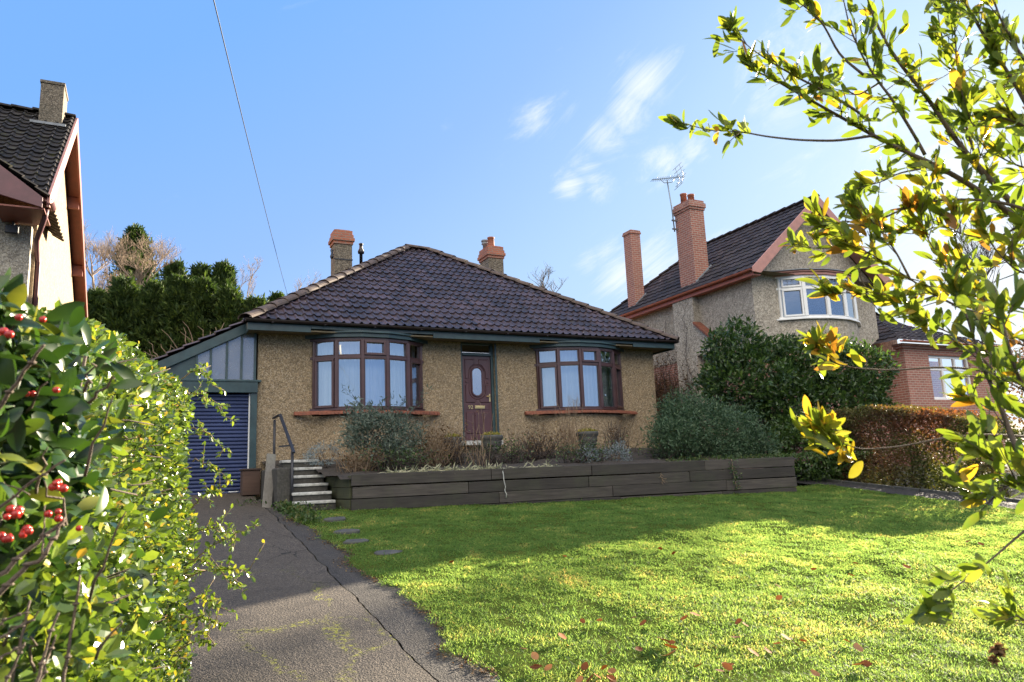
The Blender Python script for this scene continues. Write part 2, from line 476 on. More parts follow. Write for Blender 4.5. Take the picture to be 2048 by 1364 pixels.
M['metal_black'] = plain('black_metal', (.018, .018, .022), .45, .3, 20, .2)
M['grey_wood'] = None
M['terracotta'] = plain('terracotta_clay', (.30, .105, .06), .8, .3, 12, .3, dirt=(.12, .08, .06))
M['barge_pink'] = plain('faded_red_barge_paint', (.44, .22, .18), .6, .15, 5, .15)
M['gutter_red'] = plain('red_brown_gutter_paint', (.36, .11, .065), .45, .2, 6, .1)
M['barge_purple'] = plain('plum_barge_paint', (.13, .055, .06), .5, .2, 5, .1)
M['soffit_red'] = plain('red_brown_soffit_paint', (.19, .06, .042), .6, .2, 5, .15)
M['lead'] = plain('grey_lead', (.20, .22, .24), .5, .25, 10, .2)
M['aerial'] = plain('grey_aluminium', (.22, .25, .27), .4, .2, 20, .1, .6)
M['brass'] = plain('brass', (.60, .45, .20), .3, .15, 20, .1, .8)
M['bark'] = plain('grey_brown_bark', (.10, .075, .055), .9, .4, 18, .8)
M['bark_dark'] = plain('dark_twig_bark', (.055, .04, .032), .85, .4, 25, .6)
M['twig'] = plain('pale_dry_twig', (.22, .155, .095), .9, .35, 20, .4)
M['twig_grey'] = plain('bare_tree_twig', (.26, .19, .13), .9, .3, 6, .4)
M['stone'] = plain('weathered_stone', (.068, .068, .062), .9, .45, 10, .6, dirt=(.055, .06, .04))
M['concrete'] = plain('pebbly_concrete', (.055, .052, .045), .95, .5, 26, .8, dirt=(.035, .04, .025))
M['nosing'] = plain('pale_step_nosing', (.42, .42, .39), .85, .4, 16, .5, dirt=(.12, .12, .09))
M['soil'] = plain('dark_soil', (.035, .027, .02), 1, .5, 14, .9)
M['cable'] = plain('cable_sheath', (.05, .06, .07), .5, .1, 5, .05)
M['berry'] = plain('red_berry_skin', (.33, .018, .010), .28, .25, 60, .05)
M['rust'] = plain('rusty_wire', (.10, .06, .045), .8, .3, 20, .3)
def wood_mat(name, a, b, green, axis=(1, 1, 14), gl=.5):
    m, nt, out = new_mat(name); N = NT(nt)
    tc = N.n('ShaderNodeTexCoord').outputs['Object']
    mp = N.n('ShaderNodeMapping', {'Vector': tc, 'Scale': axis}).outputs[0]
    f = N.noise(mp, 2.2, 8, .7, .4)
    c = N.mix(N.mr(f, .3, .7), a, b)
    ob = N.mr(N.n('ShaderNodeObjectInfo').outputs['Random'], 0, 1, .55, 1.5)
    c = N.mix(1.0, c, N.n('ShaderNodeCombineColor', {0: ob, 1: ob, 2: ob}).outputs[0], 'MULTIPLY')
    p = N.pos()
    c = N.mix(N.mr(N.noise(p, 1.6, 6, .7), .48, .7, 0, gl), c, green)
    c = N.mix(N.mr(N.noise(p, .7, 3), .5, .72, 0, .5), c, tuple(x * .45 for x in a))
    N.bsdf(out, **{'Base Color': c, 'Roughness': .85, 'Normal': N.bump(f, .7, .006)})
    return m
M['sleeper'] = wood_mat('weathered_sleeper_wood', (.018, .0155, .0135), (.062, .053, .046), (.050, .058, .030))
M['sleeper_green'] = wood_mat('mossy_sleeper_wood', (.05, .055, .03), (.10, .105, .05), (.13, .14, .055), (1, 1, 14), .8)
M['grey_wood'] = wood_mat('silvered_board_wood', (.16, .145, .12), (.30, .28, .245), (.2, .2, .15), (14, 14, 1))
M['dark_box'] = wood_mat('dark_brown_board', (.05, .028, .02), (.085, .05, .035), (.05, .04, .03), (1, 1, 9))

# ------------------------------------------------------------------ roofs
def tiled_plane(mb, O, U, V, N, ulo, uhi, vmax, pitch, gauge, hroll=.040, lip=.038, spp=8, jit=.004):
    """interlocking tiles as relief: U along the eave, V up the slope, ulo(v)/uhi(v) the hip limits"""
    O, U, V, N = (np.array(x, float) for x in (O, U, V, N))
    R = int(math.ceil(vmax / gauge))
    u0, u1 = min(ulo(0), ulo(vmax)), max(uhi(0), uhi(vmax))
    nu = int((u1 - u0) / pitch * spp) + 1
    us = np.linspace(u0, u1, nu)
    lines = []
    for r in range(R):
        v0, v1 = r * gauge, min((r + 1) * gauge, vmax)
        lines += [(v0, lip), (v1, 0.0)]
    rows = []; uvs = []
    for i, (v, h) in enumerate(lines):
        uu = np.clip(us, ulo(v), uhi(v))
        t = (uu / pitch) % 1.0
        roll = np.where(t < .42, hroll * np.sin(pi * t / .42), -.10 * hroll * np.sin(pi * (t - .42) / .58))
        tile_i = np.floor(uu / pitch).astype(int)
        hh = h + roll + jit * np.sin(tile_i * 12.9898 + (i // 2) * 78.233) 
        vv = v + (jit * 2 * np.sin(tile_i * 3.7 + i * 5.1) if h > 0 else 0)
        P = O + np.outer(uu, U) + np.outer(np.broadcast_to(vv, uu.shape), V) + np.outer(hh, N)
        rows.append(P); uvs.append(np.stack([uu, np.full_like(uu, v + (.02 if h > 0 else -.02))], 1))
    Vt = np.concatenate(rows); UV = np.concatenate(uvs)
    nl = len(lines)
    i, j = np.meshgrid(np.arange(nl - 1), np.arange(nu - 1), indexing='ij')
    F = np.stack([i * nu + j, i * nu + j + 1, (i + 1) * nu + j + 1, (i + 1) * nu + j], -1).reshape(-1, 4)
    w = np.linalg.norm(Vt[F[:, 0]] - Vt[F[:, 1]], axis=1) + np.linalg.norm(Vt[F[:, 3]] - Vt[F[:, 2]], axis=1)
    F = F[w > 1e-4]
    mb.append((Vt, UV, F))
def build_roof(name, planes, mat, parent):
    V = np.concatenate([p[0] for p in planes]); UV = np.concatenate([p[1] for p in planes])
    off = np.cumsum([0] + [len(p[0]) for p in planes])[:-1]
    F = np.concatenate([p[2] + o for p, o in zip(planes, off)])
    return np_mesh(name, V, F, mat, parent, False, None, UV)
def hip_tiles(mb, a, b, r=.13, seg=.42, lift=.03):
    a, b = Vector(a), Vector(b); L = (b - a).length; d = (b - a).normalized(); n = max(1, int(L / seg))
    s = d.cross(Vector((0, 0, 1))).normalized(); u = s.cross(d).normalized()
    for k in range(n):
        p0 = a + d * (L * k / n - .03); p1 = a + d * (L * (k + 1) / n)
        j = random.uniform(-.008, .008); v = []; f = []
        for q, rr, lf in ((p0, r * 1.06, lift + .022), (p1, r * .96, lift)):
            for m in range(9):
                an = pi * (m / 8) * 1.0
                v.append(q + s * (cos(an) * rr + j) + u * (sin(an) * rr * .62 + lf - .03))
            for m in range(8, -1, -1):
                an = pi * (m / 8)
                v.append(q + s * (cos(an) * (rr - .018) + j) + u * (sin(an) * (rr - .018) * .62 + lf - .03))
        for m in range(17): f.append((m, m + 1, 18 + m + 1, 18 + m))
        f.append((17, 0, 18, 35)); f.append(tuple(reversed(range(18)))); f.append(tuple(range(18, 36)))
        mb.add(v, f)
def bow_line(x0, x1, y, ang, off=0.0, ext=0.0):
    """five equal facets bowed out towards -Y; off pushes it outwards"""
    a1, a2 = radians(ang), radians(ang / 2)
    L = (x1 - x0) / (1 + 2 * cos(a2) + 2 * cos(a1))
    dirs = [(cos(a1), -sin(a1)), (cos(a2), -sin(a2)), (1, 0), (cos(a2), sin(a2)), (cos(a1), sin(a1))]
    p = [(x0, y)]
    for dx, dy in dirs: p.append((p[-1][0] + dx * L, p[-1][1] + dy * L))
    if off:
        q = []
        for i, (x, yy) in enumerate(p):
            ns = []
            for k in (i - 1, i):
                if 0 <= k < 5: ns.append((dirs[k][1], -dirs[k][0]))
            nx = sum(n[0] for n in ns) / len(ns); ny = sum(n[1] for n in ns) / len(ns)
            l = hypot(nx, ny); k = off / (l * l)
            q.append((x + nx * k, yy + ny * k))
        p = q
        # ends stay on the wall face
        for e, s in ((0, 1), (5, 4)):
            x, yy = p[e]; x2, y2 = p[s]
            if abs(y2 - yy) > 1e-6:
                t = (y - yy) / (yy - y2)
                p[e] = (x + (x - x2) * t, y)
    return p

# ------------------------------------------------------------------ the bungalow
HX0, HX1, HY0, HY1 = 2.0, 12.0, 15.75, 24.75
EX0, EX1, EY0, EY1, EZ, SL = 1.7, 12.4, 15.22, 25.22, 4.84, .69
BOWS = [(3.10, 5.54), (8.47, 10.93)]
DX0, DX1 = 6.50, 7.36
house = thing('bungalow', 'pebbledashed bungalow with hipped plum tile roof, two bow windows and maroon door', 'house', (7, 20, 1.9))
w = MB()
T = .26
for x0, x1 in ((HX0, BOWS[0][0]), (BOWS[0][1], DX0), (DX1, BOWS[1][0]), (BOWS[1][1], HX1)):
    w.box(x0, x1, HY0, HY0 + T, .6, 4.735)
w.box(DX0, DX1, HY0 + .02, HY0 + T, .6, 2.36)
w.box(DX0, DX1, HY0 + .01, HY0 + T, 4.69, 4.735)
w.box(HX0, HX0 + T, HY0 + T, HY1, .6, 4.73); w.box(HX1 - T, HX1, HY0 + T, HY1, .6, 4.73)
w.box(HX0 + T, HX1 - T, HY1 - T, HY1, .6, 4.73)
for x0, x1 in BOWS:
    inner = bow_line(x0 + .2, x1 - .2, HY0 + .2, 34); outer = bow_line(x0, x1, HY0 + .002, 36)
    w.strip(inner, outer, .6, 2.94)
w.build('wall', M['dash'], house)
r = MB()
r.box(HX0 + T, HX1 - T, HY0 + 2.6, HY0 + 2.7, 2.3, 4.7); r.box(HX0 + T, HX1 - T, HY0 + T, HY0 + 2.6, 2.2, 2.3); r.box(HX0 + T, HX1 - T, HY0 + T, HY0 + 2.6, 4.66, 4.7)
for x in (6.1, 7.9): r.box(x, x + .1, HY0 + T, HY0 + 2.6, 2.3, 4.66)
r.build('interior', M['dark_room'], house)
s = MB(); s.box(EX0 + .06, EX1 - .06, EY0 + .09, HY0 + .0, 4.66, 4.69); s.box(EX0 + .06, HX0 - .003, HY0 + .003, EY1 - .1, 4.66, 4.69); s.box(HX1 + .003, EX1 - .06, HY0 + .003, EY1 - .1, 4.66, 4.69)
s.build('soffit', M['soffit'], house)
f = MB()
# painted fascia, stepping round the two bows
for x0, x1 in ((EX0 + .03, BOWS[0][0] - .12), (BOWS[0][1] + .12, BOWS[1][0] - .12), (BOWS[1][1] + .12, EX1 - .03)):
    f.box(x0, x1, EY0 + .055, EY0 + .085, 4.64, 4.795)
for x0, x1 in BOWS: f.box(x0 - .118, x1 + .118, EY0 + .055, EY0 + .085, 4.716, 4.795)
f.box(EX1 - .055, EX1 - .03, EY0 + .086, EY1 - .1, 4.62, 4.79); f.box(EX0 + .03, EX0 + .055, EY0 + .086, EY1 - .1, 4.62, 4.79)
f.build('fascia', M['green'], house, .004)
# roof
cs = sqrt(1 + SL * SL)
HALF = (EY1 - EY0) / 2; VM = HALF * cs; W_ = EX1 - EX0; D_ = EY1 - EY0
pl = []
k = 1 / cs
tiled_plane(pl, (EX0, EY0, EZ), (1, 0, 0), (0, k, SL * k), (0, -SL * k, k), lambda v: v * k, lambda v: W_ - v * k, VM, .19, .32)
tiled_plane(pl, (EX0, EY1, EZ), (0, -1, 0), (k, 0, SL * k), (-SL * k, 0, k), lambda v: v * k, lambda v: D_ - v * k, VM, .19, .32)
tiled_plane(pl, (EX1, EY0, EZ), (0, 1, 0), (-k, 0, SL * k), (SL * k, 0, k), lambda v: v * k, lambda v: D_ - v * k, VM, .19, .32)
tiled_plane(pl, (EX1, EY1, EZ), (-1, 0, 0), (0, -k, SL * k), (0, SL * k, k), lambda v: v * k, lambda v: W_ - v * k, VM, .19, .32)
roof = build_roof('roof', pl, M['tile'], house)
AZ = EZ + HALF * SL; A0 = (EX0 + HALF, EY0 + HALF, AZ); A1 = (EX1 - HALF, EY0 + HALF, AZ)
h = MB()
for a, b in (((EX0, EY0, EZ), A0), ((EX1, EY0, EZ), A1), ((EX0, EY1, EZ), A0), ((EX1, EY1, EZ), A1), (A0, A1)): hip_tiles(h, a, b, .165)
h.build('hip_tiles', M['hip'], roof)
rb = MB(); rb.add([(EX0 + .06, EY0 + .06, EZ - .03), (EX1 - .06, EY0 + .06, EZ - .03), (EX1 - .06, EY1 - .06, EZ - .03), (EX0 + .06, EY1 - .06, EZ - .03), (A0[0], A0[1], AZ - .1), (A1[0], A1[1], AZ - .1)],
       [(0, 1, 5, 4), (1, 2, 5), (2, 3, 4, 5), (3, 0, 4), (3, 2, 1, 0)])
rb.build('roof_deck', M['soil'], roof)
# gutter
def gutter(mb, a, b, r=.058, drop=0.0):
    a, b = Vector(a), Vector(b); d = (b - a).normalized(); s = d.cross(Vector((0, 0, 1))).normalized()
    v = []; f = []; nn = 9
    for q in (a, b):
        for m in range(nn):
            an = pi + pi * m / (nn - 1); v.append(q + s * (cos(an) * r) + Vector((0, 0, sin(an) * r)))
        for m in range(nn - 1, -1, -1):
            an = pi + pi * m / (nn - 1); v.append(q + s * (cos(an) * (r - .006)) + Vector((0, 0, sin(an) * (r - .006))))
    n2 = nn * 2
    for m in range(n2): f.append((m, (m + 1) % n2, n2 + (m + 1) % n2, n2 + m))
    f.append(tuple(reversed(range(n2)))); f.append(tuple(range(n2, 2 * n2)))
    mb.add(v, f)
g = MB(); gutter(g, (EX0 - .02, EY0 - .015, 4.855), (EX1 + .03, EY0 - .015, 4.835)); gutter(g, (EX1 + .015, EY0 - .02, 4.835), (EX1 + .015, EY1, 4.835))
for x in np.arange(EX0 + .5, EX1, 1.05): g.box(x - .015, x + .015, EY0 - .08, EY0 + .05, 4.785, 4.80)
g.build('gutter', M['gutter'], house)
# bow windows
def bow_window(parent, x0, x1, y, z0, z1, zt, ang, fmat, gmat, name='bow_window', sash=((2, 'top'), (0, 'low'), (4, 'low')), pw=.07, header=None, sill=None, sill_ext=.25, leaded=None):
    line = bow_line(x0, x1, y, ang)
    fr = MB()
    o = bow_line(x0, x1, y, ang, .03); i = bow_line(x0 + .05, x1 - .05, y + .06, ang - 1)
    for za, zb in ((z0, z0 + .06), (zt - .03, zt + .03), (z1 - .06, z1)):
        fr.strip(i, o, za, zb)
    for (x, yy) in line[1:-1]:
        a = atan2(yy - (y + 3.2), x - (x0 + x1) / 2)
        fr.bar((x - cos(a) * .0, yy - sin(a) * .0, z0 + .061), (x, yy, z1 - .061), pw, .09, (cos(a), sin(a), 0))
    for (x, yy), sx in ((line[0], 1), (line[-1], -1)):
        fr.box(min(x, x + sx * pw), max(x, x + sx * pw), yy - .055, yy + .06, z0 + .061, z1 - .061)
    for k in range(5):
        a = Vector((*line[k], 0)); b = Vector((*line[k + 1], 0)); d = (b - a).normalized(); n = Vector((d.y, -d.x, 0))
        for part, za, zb in (('top', zt + .03, z1 - .06), ('low', z0 + .06, zt - .03)):
            tk = .05 if (k, part) in sash else .018
            pr = .045 if (k, part) in sash else .02
            a2 = a + d * (pw / 2) + n * pr * .5; b2 = b - d * (pw / 2) + n * pr * .5
            if k == 0: a2 = a + d * (pw * 1.15) + n * pr * .5
            if k == 4: b2 = b - d * (pw * 1.15) + n * pr * .5
            up = Vector((0, 0, 1))
            fr.bar(a2 + up * (za + tk / 2 + .001), b2 + up * (za + tk / 2 + .001), .03 + pr, tk)
            fr.bar(a2 + up * (zb - tk / 2 - .001), b2 + up * (zb - tk / 2 - .001), .03 + pr, tk)
            fr.bar(a2 + d * tk / 2 + up * (za + tk + .002), a2 + d * tk / 2 + up * (zb - tk - .002), tk, .03 + pr, n)
            fr.bar(b2 - d * tk / 2 + up * (za + tk + .002), b2 - d * tk / 2 + up * (zb - tk - .002), tk, .03 + pr, n)
    bw = fr.build(name, fmat, parent, .005)
    for k in range(5):
        a = Vector((*line[k], 0)); b = Vector((*line[k + 1], 0)); d = (b - a).normalized(); n = Vector((d.y, -d.x, 0))
        for za, zb in ((z0 + .05, zt - .02), (zt + .02, z1 - .05)):
            tl = random.uniform(-.012, .012); tz = random.uniform(-.008, .008)
            q0, q1 = a + d * .02 + n * (tl - .005), b - d * .02 - n * (tl + .005)
            g_ = MB(); g_.add([(q0.x, q0.y, za), (q1.x, q1.y, za), (q1.x + n.x * tz, q1.y + n.y * tz, zb), (q0.x + n.x * tz, q0.y + n.y * tz, zb)], [(0, 1, 2, 3)])
            g_.build('pane', gmat, bw)
            if leaded and zb > zt + .1:
                l_ = MB()
                for t in (.2, .4, .6, .8): p = q0.lerp(q1, t) + n * .008; l_.bar((p.x, p.y, za), (p.x, p.y, zb), .012, .006, n)
                for t in (.33, .66): zz = za + (zb - za) * t; l_.bar((q0.x + n.x * .01, q0.y + n.y * .01, zz), (q1.x + n.x * .01, q1.y + n.y * .01, zz), .006, .012)
                l_.build('leading', leaded, bw)
    if sill:
        so_ = bow_line(x0, x1, y, ang, .12); si = bow_line(x0 + .04, x1 - .04, y + .02, ang - 1)
        sm = MB()
        # brick-on-edge sill: single tiles along the bow, plain returns on the wall
        pts = [(so_[0][0] - sill_ext + .08, y - .11)] + so_[1:-1] + [(so_[-1][0] + sill_ext - .08, y - .11)]
        ins = [(so_[0][0] - sill_ext + .08, y - .004)] + [(p[0], p[1]) for p in bow_line(x0, x1, y, ang, -.02)[1:-1]] + [(so_[-1][0] + sill_ext - .08, y - .004)]
        for k in range(5):
            L = hypot(pts[k + 1][0] - pts[k][0], pts[k + 1][1] - pts[k][1]); nn = max(3, int(L / .075))
            for m in range(nn):
                t0, t1 = (m + .06) / nn, (m + .94) / nn
                P = lambda A, t: (A[k][0] + (A[k + 1][0] - A[k][0]) * t, A[k][1] + (A[k + 1][1] - A[k][1]) * t)
                o0, o1, i0, i1 = P(pts, t0), P(pts, t1), P(ins, t0), P(ins, t1)
                j = random.uniform(-.006, .006)
                zt_, zb_ = z0 + .005, z0 - .082
                v = [(*i0, zb_), (*i1, zb_), (*o1, zb_ + j), (*o0, zb_ + j), (*i0, zt_), (*i1, zt_), (*o1, zt_ - .045 + j), (*o0, zt_ - .045 + j)]
                sm.add(v, [(0, 1, 2, 3), (7, 6, 5, 4), (3, 2, 6, 7), (0, 3, 7, 4), (2, 1, 5, 6)])
            sm.strip([ins[k], ins[k + 1]], [((pts[k][0] * .88 + ins[k][0] * .12), pts[k][1] * .88 + ins[k][1] * .12), (pts[k + 1][0] * .88 + ins[k + 1][0] * .12, pts[k + 1][1] * .88 + ins[k + 1][1] * .12)], z0 - .078, z0 - .02)
        sm.build('sill', sill, bw)
    if header:
        hm = MB()
        hm.strip(bow_line(x0 + .1, x1 - .1, y + .08, ang - 2), bow_line(x0 - .08, x1 + .08, y - .004, ang, .045), z1 + .002, z1 + .085)
        hm.strip(bow_line(x0 + .1, x1 - .1, y + .08, ang - 2), bow_line(x0 - .10, x1 + .10, y - .002, ang, .085), z1 + .087, z1 + .13)
        hm.build('header', header, bw, .004)
    return bw
for x0, x1 in BOWS: bow_window(house, x0, x1, HY0, 3.04, 4.58, 4.17, 36, M['plumframe'], M['glass'], header=M['green'], sill=M['sill_tile'])
# net curtains behind the bows
for n_, (x0, x1) in enumerate(BOWS):
    base = bow_line(x0 + .1, x1 - .1, HY0 + .16, 33)
    V = []; F = []; cnt = 0
    gaps = [(4.55, 4.75)] if n_ == 0 else [(4.1, 4.3)]
    S = np.linspace(0, 5, 241)
    for q, s_ in enumerate(S):
        k = min(int(s_), 4); t = s_ - k
        x = base[k][0] + (base[k + 1][0] - base[k][0]) * t; y = base[k][1] + (base[k + 1][1] - base[k][1]) * t
        wv = .032 * sin(s_ * 30 + n_ + 1.5 * sin(s_ * 3)) + .016 * sin(s_ * 53 + 1)
        V += [(x, y + wv * 1.3 + .02, 3.0), (x, y + wv + .01, 3.8), (x, y + wv * .4, 4.6)]
    for q in range(240):
        sm_ = (S[q] + S[q + 1]) / 2
        if any(a < sm_ < b for a, b in gaps): continue
        F += [(q * 3, q * 3 + 3, q * 3 + 4, q * 3 + 1), (q * 3 + 1, q * 3 + 4, q * 3 + 5, q * 3 + 2)]
    cb = MB(); cb.add(V, F, True)
    cobj = cb.build('net_curtain', M['curtain'])
    tag(cobj, ('white net curtain hanging in the bow window left of the door', 'white net curtain hanging in the bow window right of the door')[n_], 'curtain', 'net curtains in the bungalow')
# door frame, fanlight, door
d = MB()
YF = HY0 + .07
d.box(DX0, DX0 + .065, YF, YF + .1, 2.36, 4.69); d.box(DX1 - .065, DX1, YF, YF + .1, 2.36, 4.69)
d.box(DX0 + .065, DX1 - .065, YF, YF + .1, 4.63, 4.688); d.box(DX0 + .065, DX1 - .065, YF - .02, YF + .1, 4.365, 4.43)
d.box(DX1 + .0, DX1 + .05, HY0 - .02, HY0 - .003, 2.3, 4.66)
df = d.build('door_frame', M['green'], house, .005)
p = MB(); p.add([(DX0 + .06, YF + .04, 4.425), (DX1 - .06, YF + .04, 4.425), (DX1 - .06, YF + .055, 4.635), (DX0 + .06, YF + .055, 4.635)], [(0, 1, 2, 3)])
p.build('fanlight', M['glass'], df)
t = MB(); t.box(DX0 - .05, DX1 + .05, HY0 - .22, HY0 + .019, 2.26, 2.365); t.build('threshold', M['nosing'], house, .01)
LX0, LX1, LZ0, LZ1 = DX0 + .07, DX1 - .07, 2.385, 4.36
CX = (LX0 + LX1) / 2; YD = YF + .035
dm = MB(); dm.box(LX0, LX1, YD, YD + .045, LZ0, LZ1)
def dpoly(pts, th=.016, y=None): 
    y = YD - .0005 if y is None else y
    # bevelled raised panel
    n = len(pts); c = (sum(p[0] for p in pts) / n, sum(p[1] for p in pts) / n)
    v = [(CX + a, y, LZ0 + b) for a, b in pts]
    inn = []
    for (a, b) in pts:
        da, db = c[0] - a, c[1] - b; l = hypot(da, db); inn.append((CX + a + da / l * .022, y - th, LZ0 + b + db / l * .022))
    v += inn
    dm.add(v, [tuple(range(n, 2 * n))[::1]] + [(i, (i + 1) % n, n + (i + 1) % n, n + i) for i in range(n)])
def ring(r0, r1, half, zc, y0, y1):
    """stadium shaped moulding"""
    v = []; f = []; m = 40
    for (rr, yy) in ((r1, y0), (r1 - .012, y1), (r0 + .012, y1), (r0, y0)):
        for k in range(m):
            a = 2 * pi * k / m; sz = half if sin(a) >= 0 else -half
            v.append((CX + rr * cos(a), yy, LZ0 + zc + sz + rr * sin(a)))
    for j in range(3):
        for k in range(m): f.append((j * m + k, j * m + (k + 1) % m, (j + 1) * m + (k + 1) % m, (j + 1) * m + k))
    dm.add(v, f)
ring(.112, .158, .205, 1.365, YD - .001, YD - .026)
ring(.185, .215, .205, 1.365, YD - .0005, YD - .012)
def arc(cx_, cz, r, a0, a1, n=8): return [(cx_ + r * cos(radians(a0 + (a1 - a0) * i / n)), cz + r * sin(radians(a0 + (a1 - a0) * i / n))) for i in range(n + 1)]
for sx in (1, -1):
    up_ = [(sx * .30, 1.43), (sx * .30, 1.90), (sx * .055, 1.90), (sx * .055, 1.81)] + [(sx * abs(a), b) for a, b in arc(0, 1.57, .235, 78, 0, 8)] + [(sx * .235, 1.43)]
    lo_ = [(sx * .235, 1.30)] + [(sx * abs(a), b) for a, b in arc(0, 1.16, .235, 0, -78, 8)] + [(sx * .055, .87), (sx * .30, .87), (sx * .30, 1.30)]
    for q in (up_, lo_): dpoly(q if sx > 0 else q[::-1])
    dpoly([(sx * .235, 1.33), (sx * .235, 1.40), (sx * .30, 1.40), (sx * .30, 1.33)][::sx])
for c_ in (-.215, 0, .215): dpoly([(c_ - .085, .15), (c_ - .085, .66), (c_ + .085, .66), (c_ + .085, .15)][::-1])
dpoly([(-.30, .71), (-.30, .83), (.30, .83), (.30, .71)][::-1], .006)
door = dm.build('front_door', M['door'], house, 0)
gl = MB(); m_ = 40
gl.add([(CX + .113 * cos(2 * pi * k / m_), YD - .012, LZ0 + 1.365 + (.205 if sin(2 * pi * k / m_) >= 0 else -.205) + .113 * sin(2 * pi * k / m_)) for k in range(m_)], [tuple(range(m_))])
gl.build('oval_pane', M['glass_door'], door)
lp = MB(); lp.box(CX - .075, CX + .175, YD - .024, YD - .008, LZ0 + .735, LZ0 + .805); lp.box(CX - .05, CX + .15, YD - .030, YD - .0245, LZ0 + .752, LZ0 + .788)
lp.build('letter_plate', M['brass'], door, .004)
hd = MB(); hd.box(LX1 - .065, LX1 - .03, YD - .014, YD - .001, LZ0 + .90, LZ0 + 1.08); hd.tube([(LX1 - .048, YD - .01, LZ0 + 1.02), (LX1 - .048, YD - .05, LZ0 + 1.02), (LX1 - .14, YD - .05, LZ0 + 1.02)], .010, 8)
hd.build('door_handle', M['brass'], door)
fc = bpy.data.curves.new('digits', 'FONT'); fc.body = '92'; fc.size = .125; fc.extrude = .004
fo = bpy.data.objects.new('digits', fc); COL.objects.link(fo)
dg = bpy.context.evaluated_depsgraph_get()
fme = bpy.data.meshes.new_from_object(fo.evaluated_get(dg)); bpy.data.objects.remove(fo)
nb = MB(); nb.add([(CX - .245 + v.co.x, YD - .012 - v.co.z, LZ0 + .728 + v.co.y) for v in fme.vertices], [tuple(p.vertices) for p in fme.polygons])
nb.build('door_number', M['brass'], door)
# chimneys
def chimney(parent, name, x0, x1, y0, y1, zb, zt, wall, crown_h=.42, over=.05, crown=None, courses=None):
    c = MB(); c.box(x0, x1, y0, y1, zb, zt - crown_h)
    ch = c.build(name, wall, parent, .012)
    k = MB(); zc = zt - crown_h; prof = courses or [(.025, .085), (.06, .10), (.035, .09), (.01, .12)]
    for ov, hh in prof:
        k.box(x0 - ov, x1 + ov, y0 - ov, y1 + ov, zc + .002, zc + hh); zc += hh
    k.box(x0 + .05, x1 - .05, y0 + .05, y1 - .05, zc, zc + .03)
    k.build('brick_crown', crown or M['brick_or'], ch, .006)
    return ch, zc
chl, zc = chimney(roof, 'chimney', 4.34, 4.82, 19.15, 19.6, 6.2, 8.30, M['dash_old'])
wb = MB(); wb.tube([(4.31, 19.1, 7.55), (4.27, 19.08, 7.55)], .012, 6); wb.tube([(4.25, 19.06, 7.42), (4.25, 19.06, 7.48), (4.25, 19.06, 7.56), (4.25, 19.06, 7.66)], [.035, .05, .02, .045], 8); wb.box(4.325, 4.835, 19.135, 19.147, 7.44, 7.47)
wb.build('aerial_bracket', M['metal_black'], chl)
chr_, zc = chimney(roof, 'chimney', 9.46, 9.98, 20.4, 21.08, 6.0, 8.74, M['dash_old'])
po = MB(); po.lathe([(.115, 0), (.11, .12), (.10, .30), (.115, .31), (.115, .35), (.09, .35), (.085, .2)], (9.66, 20.6, zc - .01), 16); po.build('chimney_pot', M['terracotta'], chr_)
po = MB(); po.lathe([(.08, 0), (.08, .2), (.12, .21), (.12, .24), (.1, .25), (.1, .29), (.13, .30), (.12, .35), (.02, .37)], (9.60, 20.92, zc - .01), 14); po.build('chimney_cowl', M['lead'], chr_)
vp = MB(); vp.lathe([(.045, 0), (.045, .75), (.085, .76), (.09, .82), (.05, .90), (.045, 1.0), (.06, 1.01), (.06, 1.04), (.02, 1.06)], (5.1, 19.3, 6.95), 12); vp.build('vent_pipe', M['metal_black'], roof)
ff = MB()
for z_, dz in ((7.35, .05),): ff.tube([(9.40, 20.5, 7.55), (9.25, 20.48, 7.62), (9.22, 20.48, 7.62)], .012, 6); ff.tube([(9.40, 20.5, 7.25), (9.30, 20.49, 7.3), (9.30, 20.49, 7.5)], .012, 6)
ff.build('iron_bracket', M['metal_black'], chr_)

# ------------------------------------------------------------------ lean-to garage
garage = thing('garage', 'lean-to garage with blue roller door and green glazed gable beside the bungalow', 'garage', (.7, 18, 1.44))
GY = 15.70
def gtop(x): return 4.83 - (1.74 - x) * .525       # underside line of the bargeboard
GX0 = -.75
b = MB()
b.prism([(1.78, GY - .06, 4.86), (GX0, GY - .06, 4.86 - (1.78 - GX0) * .525), (GX0, GY - .06, 4.66 - (1.78 - GX0) * .525), (1.78, GY - .06, 4.655)], (0, .045, 0))
b.build('bargeboard', M['green'], garage, .006)
fr = MB()
fr.box(GX0 + .05, 1.995, GY - .07, GY + .03, 3.42, 3.635)          # beam over the door
fr.box(GX0 + .05, 2.06, GY - .085, GY + .03, 3.637, 3.68)
fr.box(1.865, 1.993, GY - .03, GY + .09, 1.2, 3.418)                # right post
fr.box(GX0 + .05, -.42, GY - .03, GY + .09, 1.2, 3.418)
xs = [.84, 1.10, 1.40, 1.68, 1.94]
for x in xs: fr.box(x - .022, x + .022, GY - .012, GY + .04, 3.682, min(gtop(x) - .14, 4.655))
fr.build('timber_frame', M['green'], garage, .005)
pn = MB(); pn.prism([(GX0 + .06, GY + .005, 3.682), (.817, GY + .005, 3.682), (.817, GY + .005, gtop(.817) - .15), (GX0 + .06, GY + .005, max(3.69, gtop(GX0 + .06) - .15))], (0, .02, 0)); pn.build('gable_panel', M['green'], garage)
for a, c in zip(xs[:-1], xs[1:]):
    a2, c2 = a + .022, c - .022
    q = MB(); q.add([(a2, GY + .015, 3.682), (c2, GY + .015, 3.682), (c2, GY + .015, min(gtop(c2) - .13, 4.65)), (a2, GY + .015, gtop(a2) - .13)], [(0, 1, 2, 3)]); q.build('gable_pane', M['glass_dirty'], garage)
rd = MB(); z = 1.42; V = []; F = []; n_ = 27; st = (3.415 - z) / n_
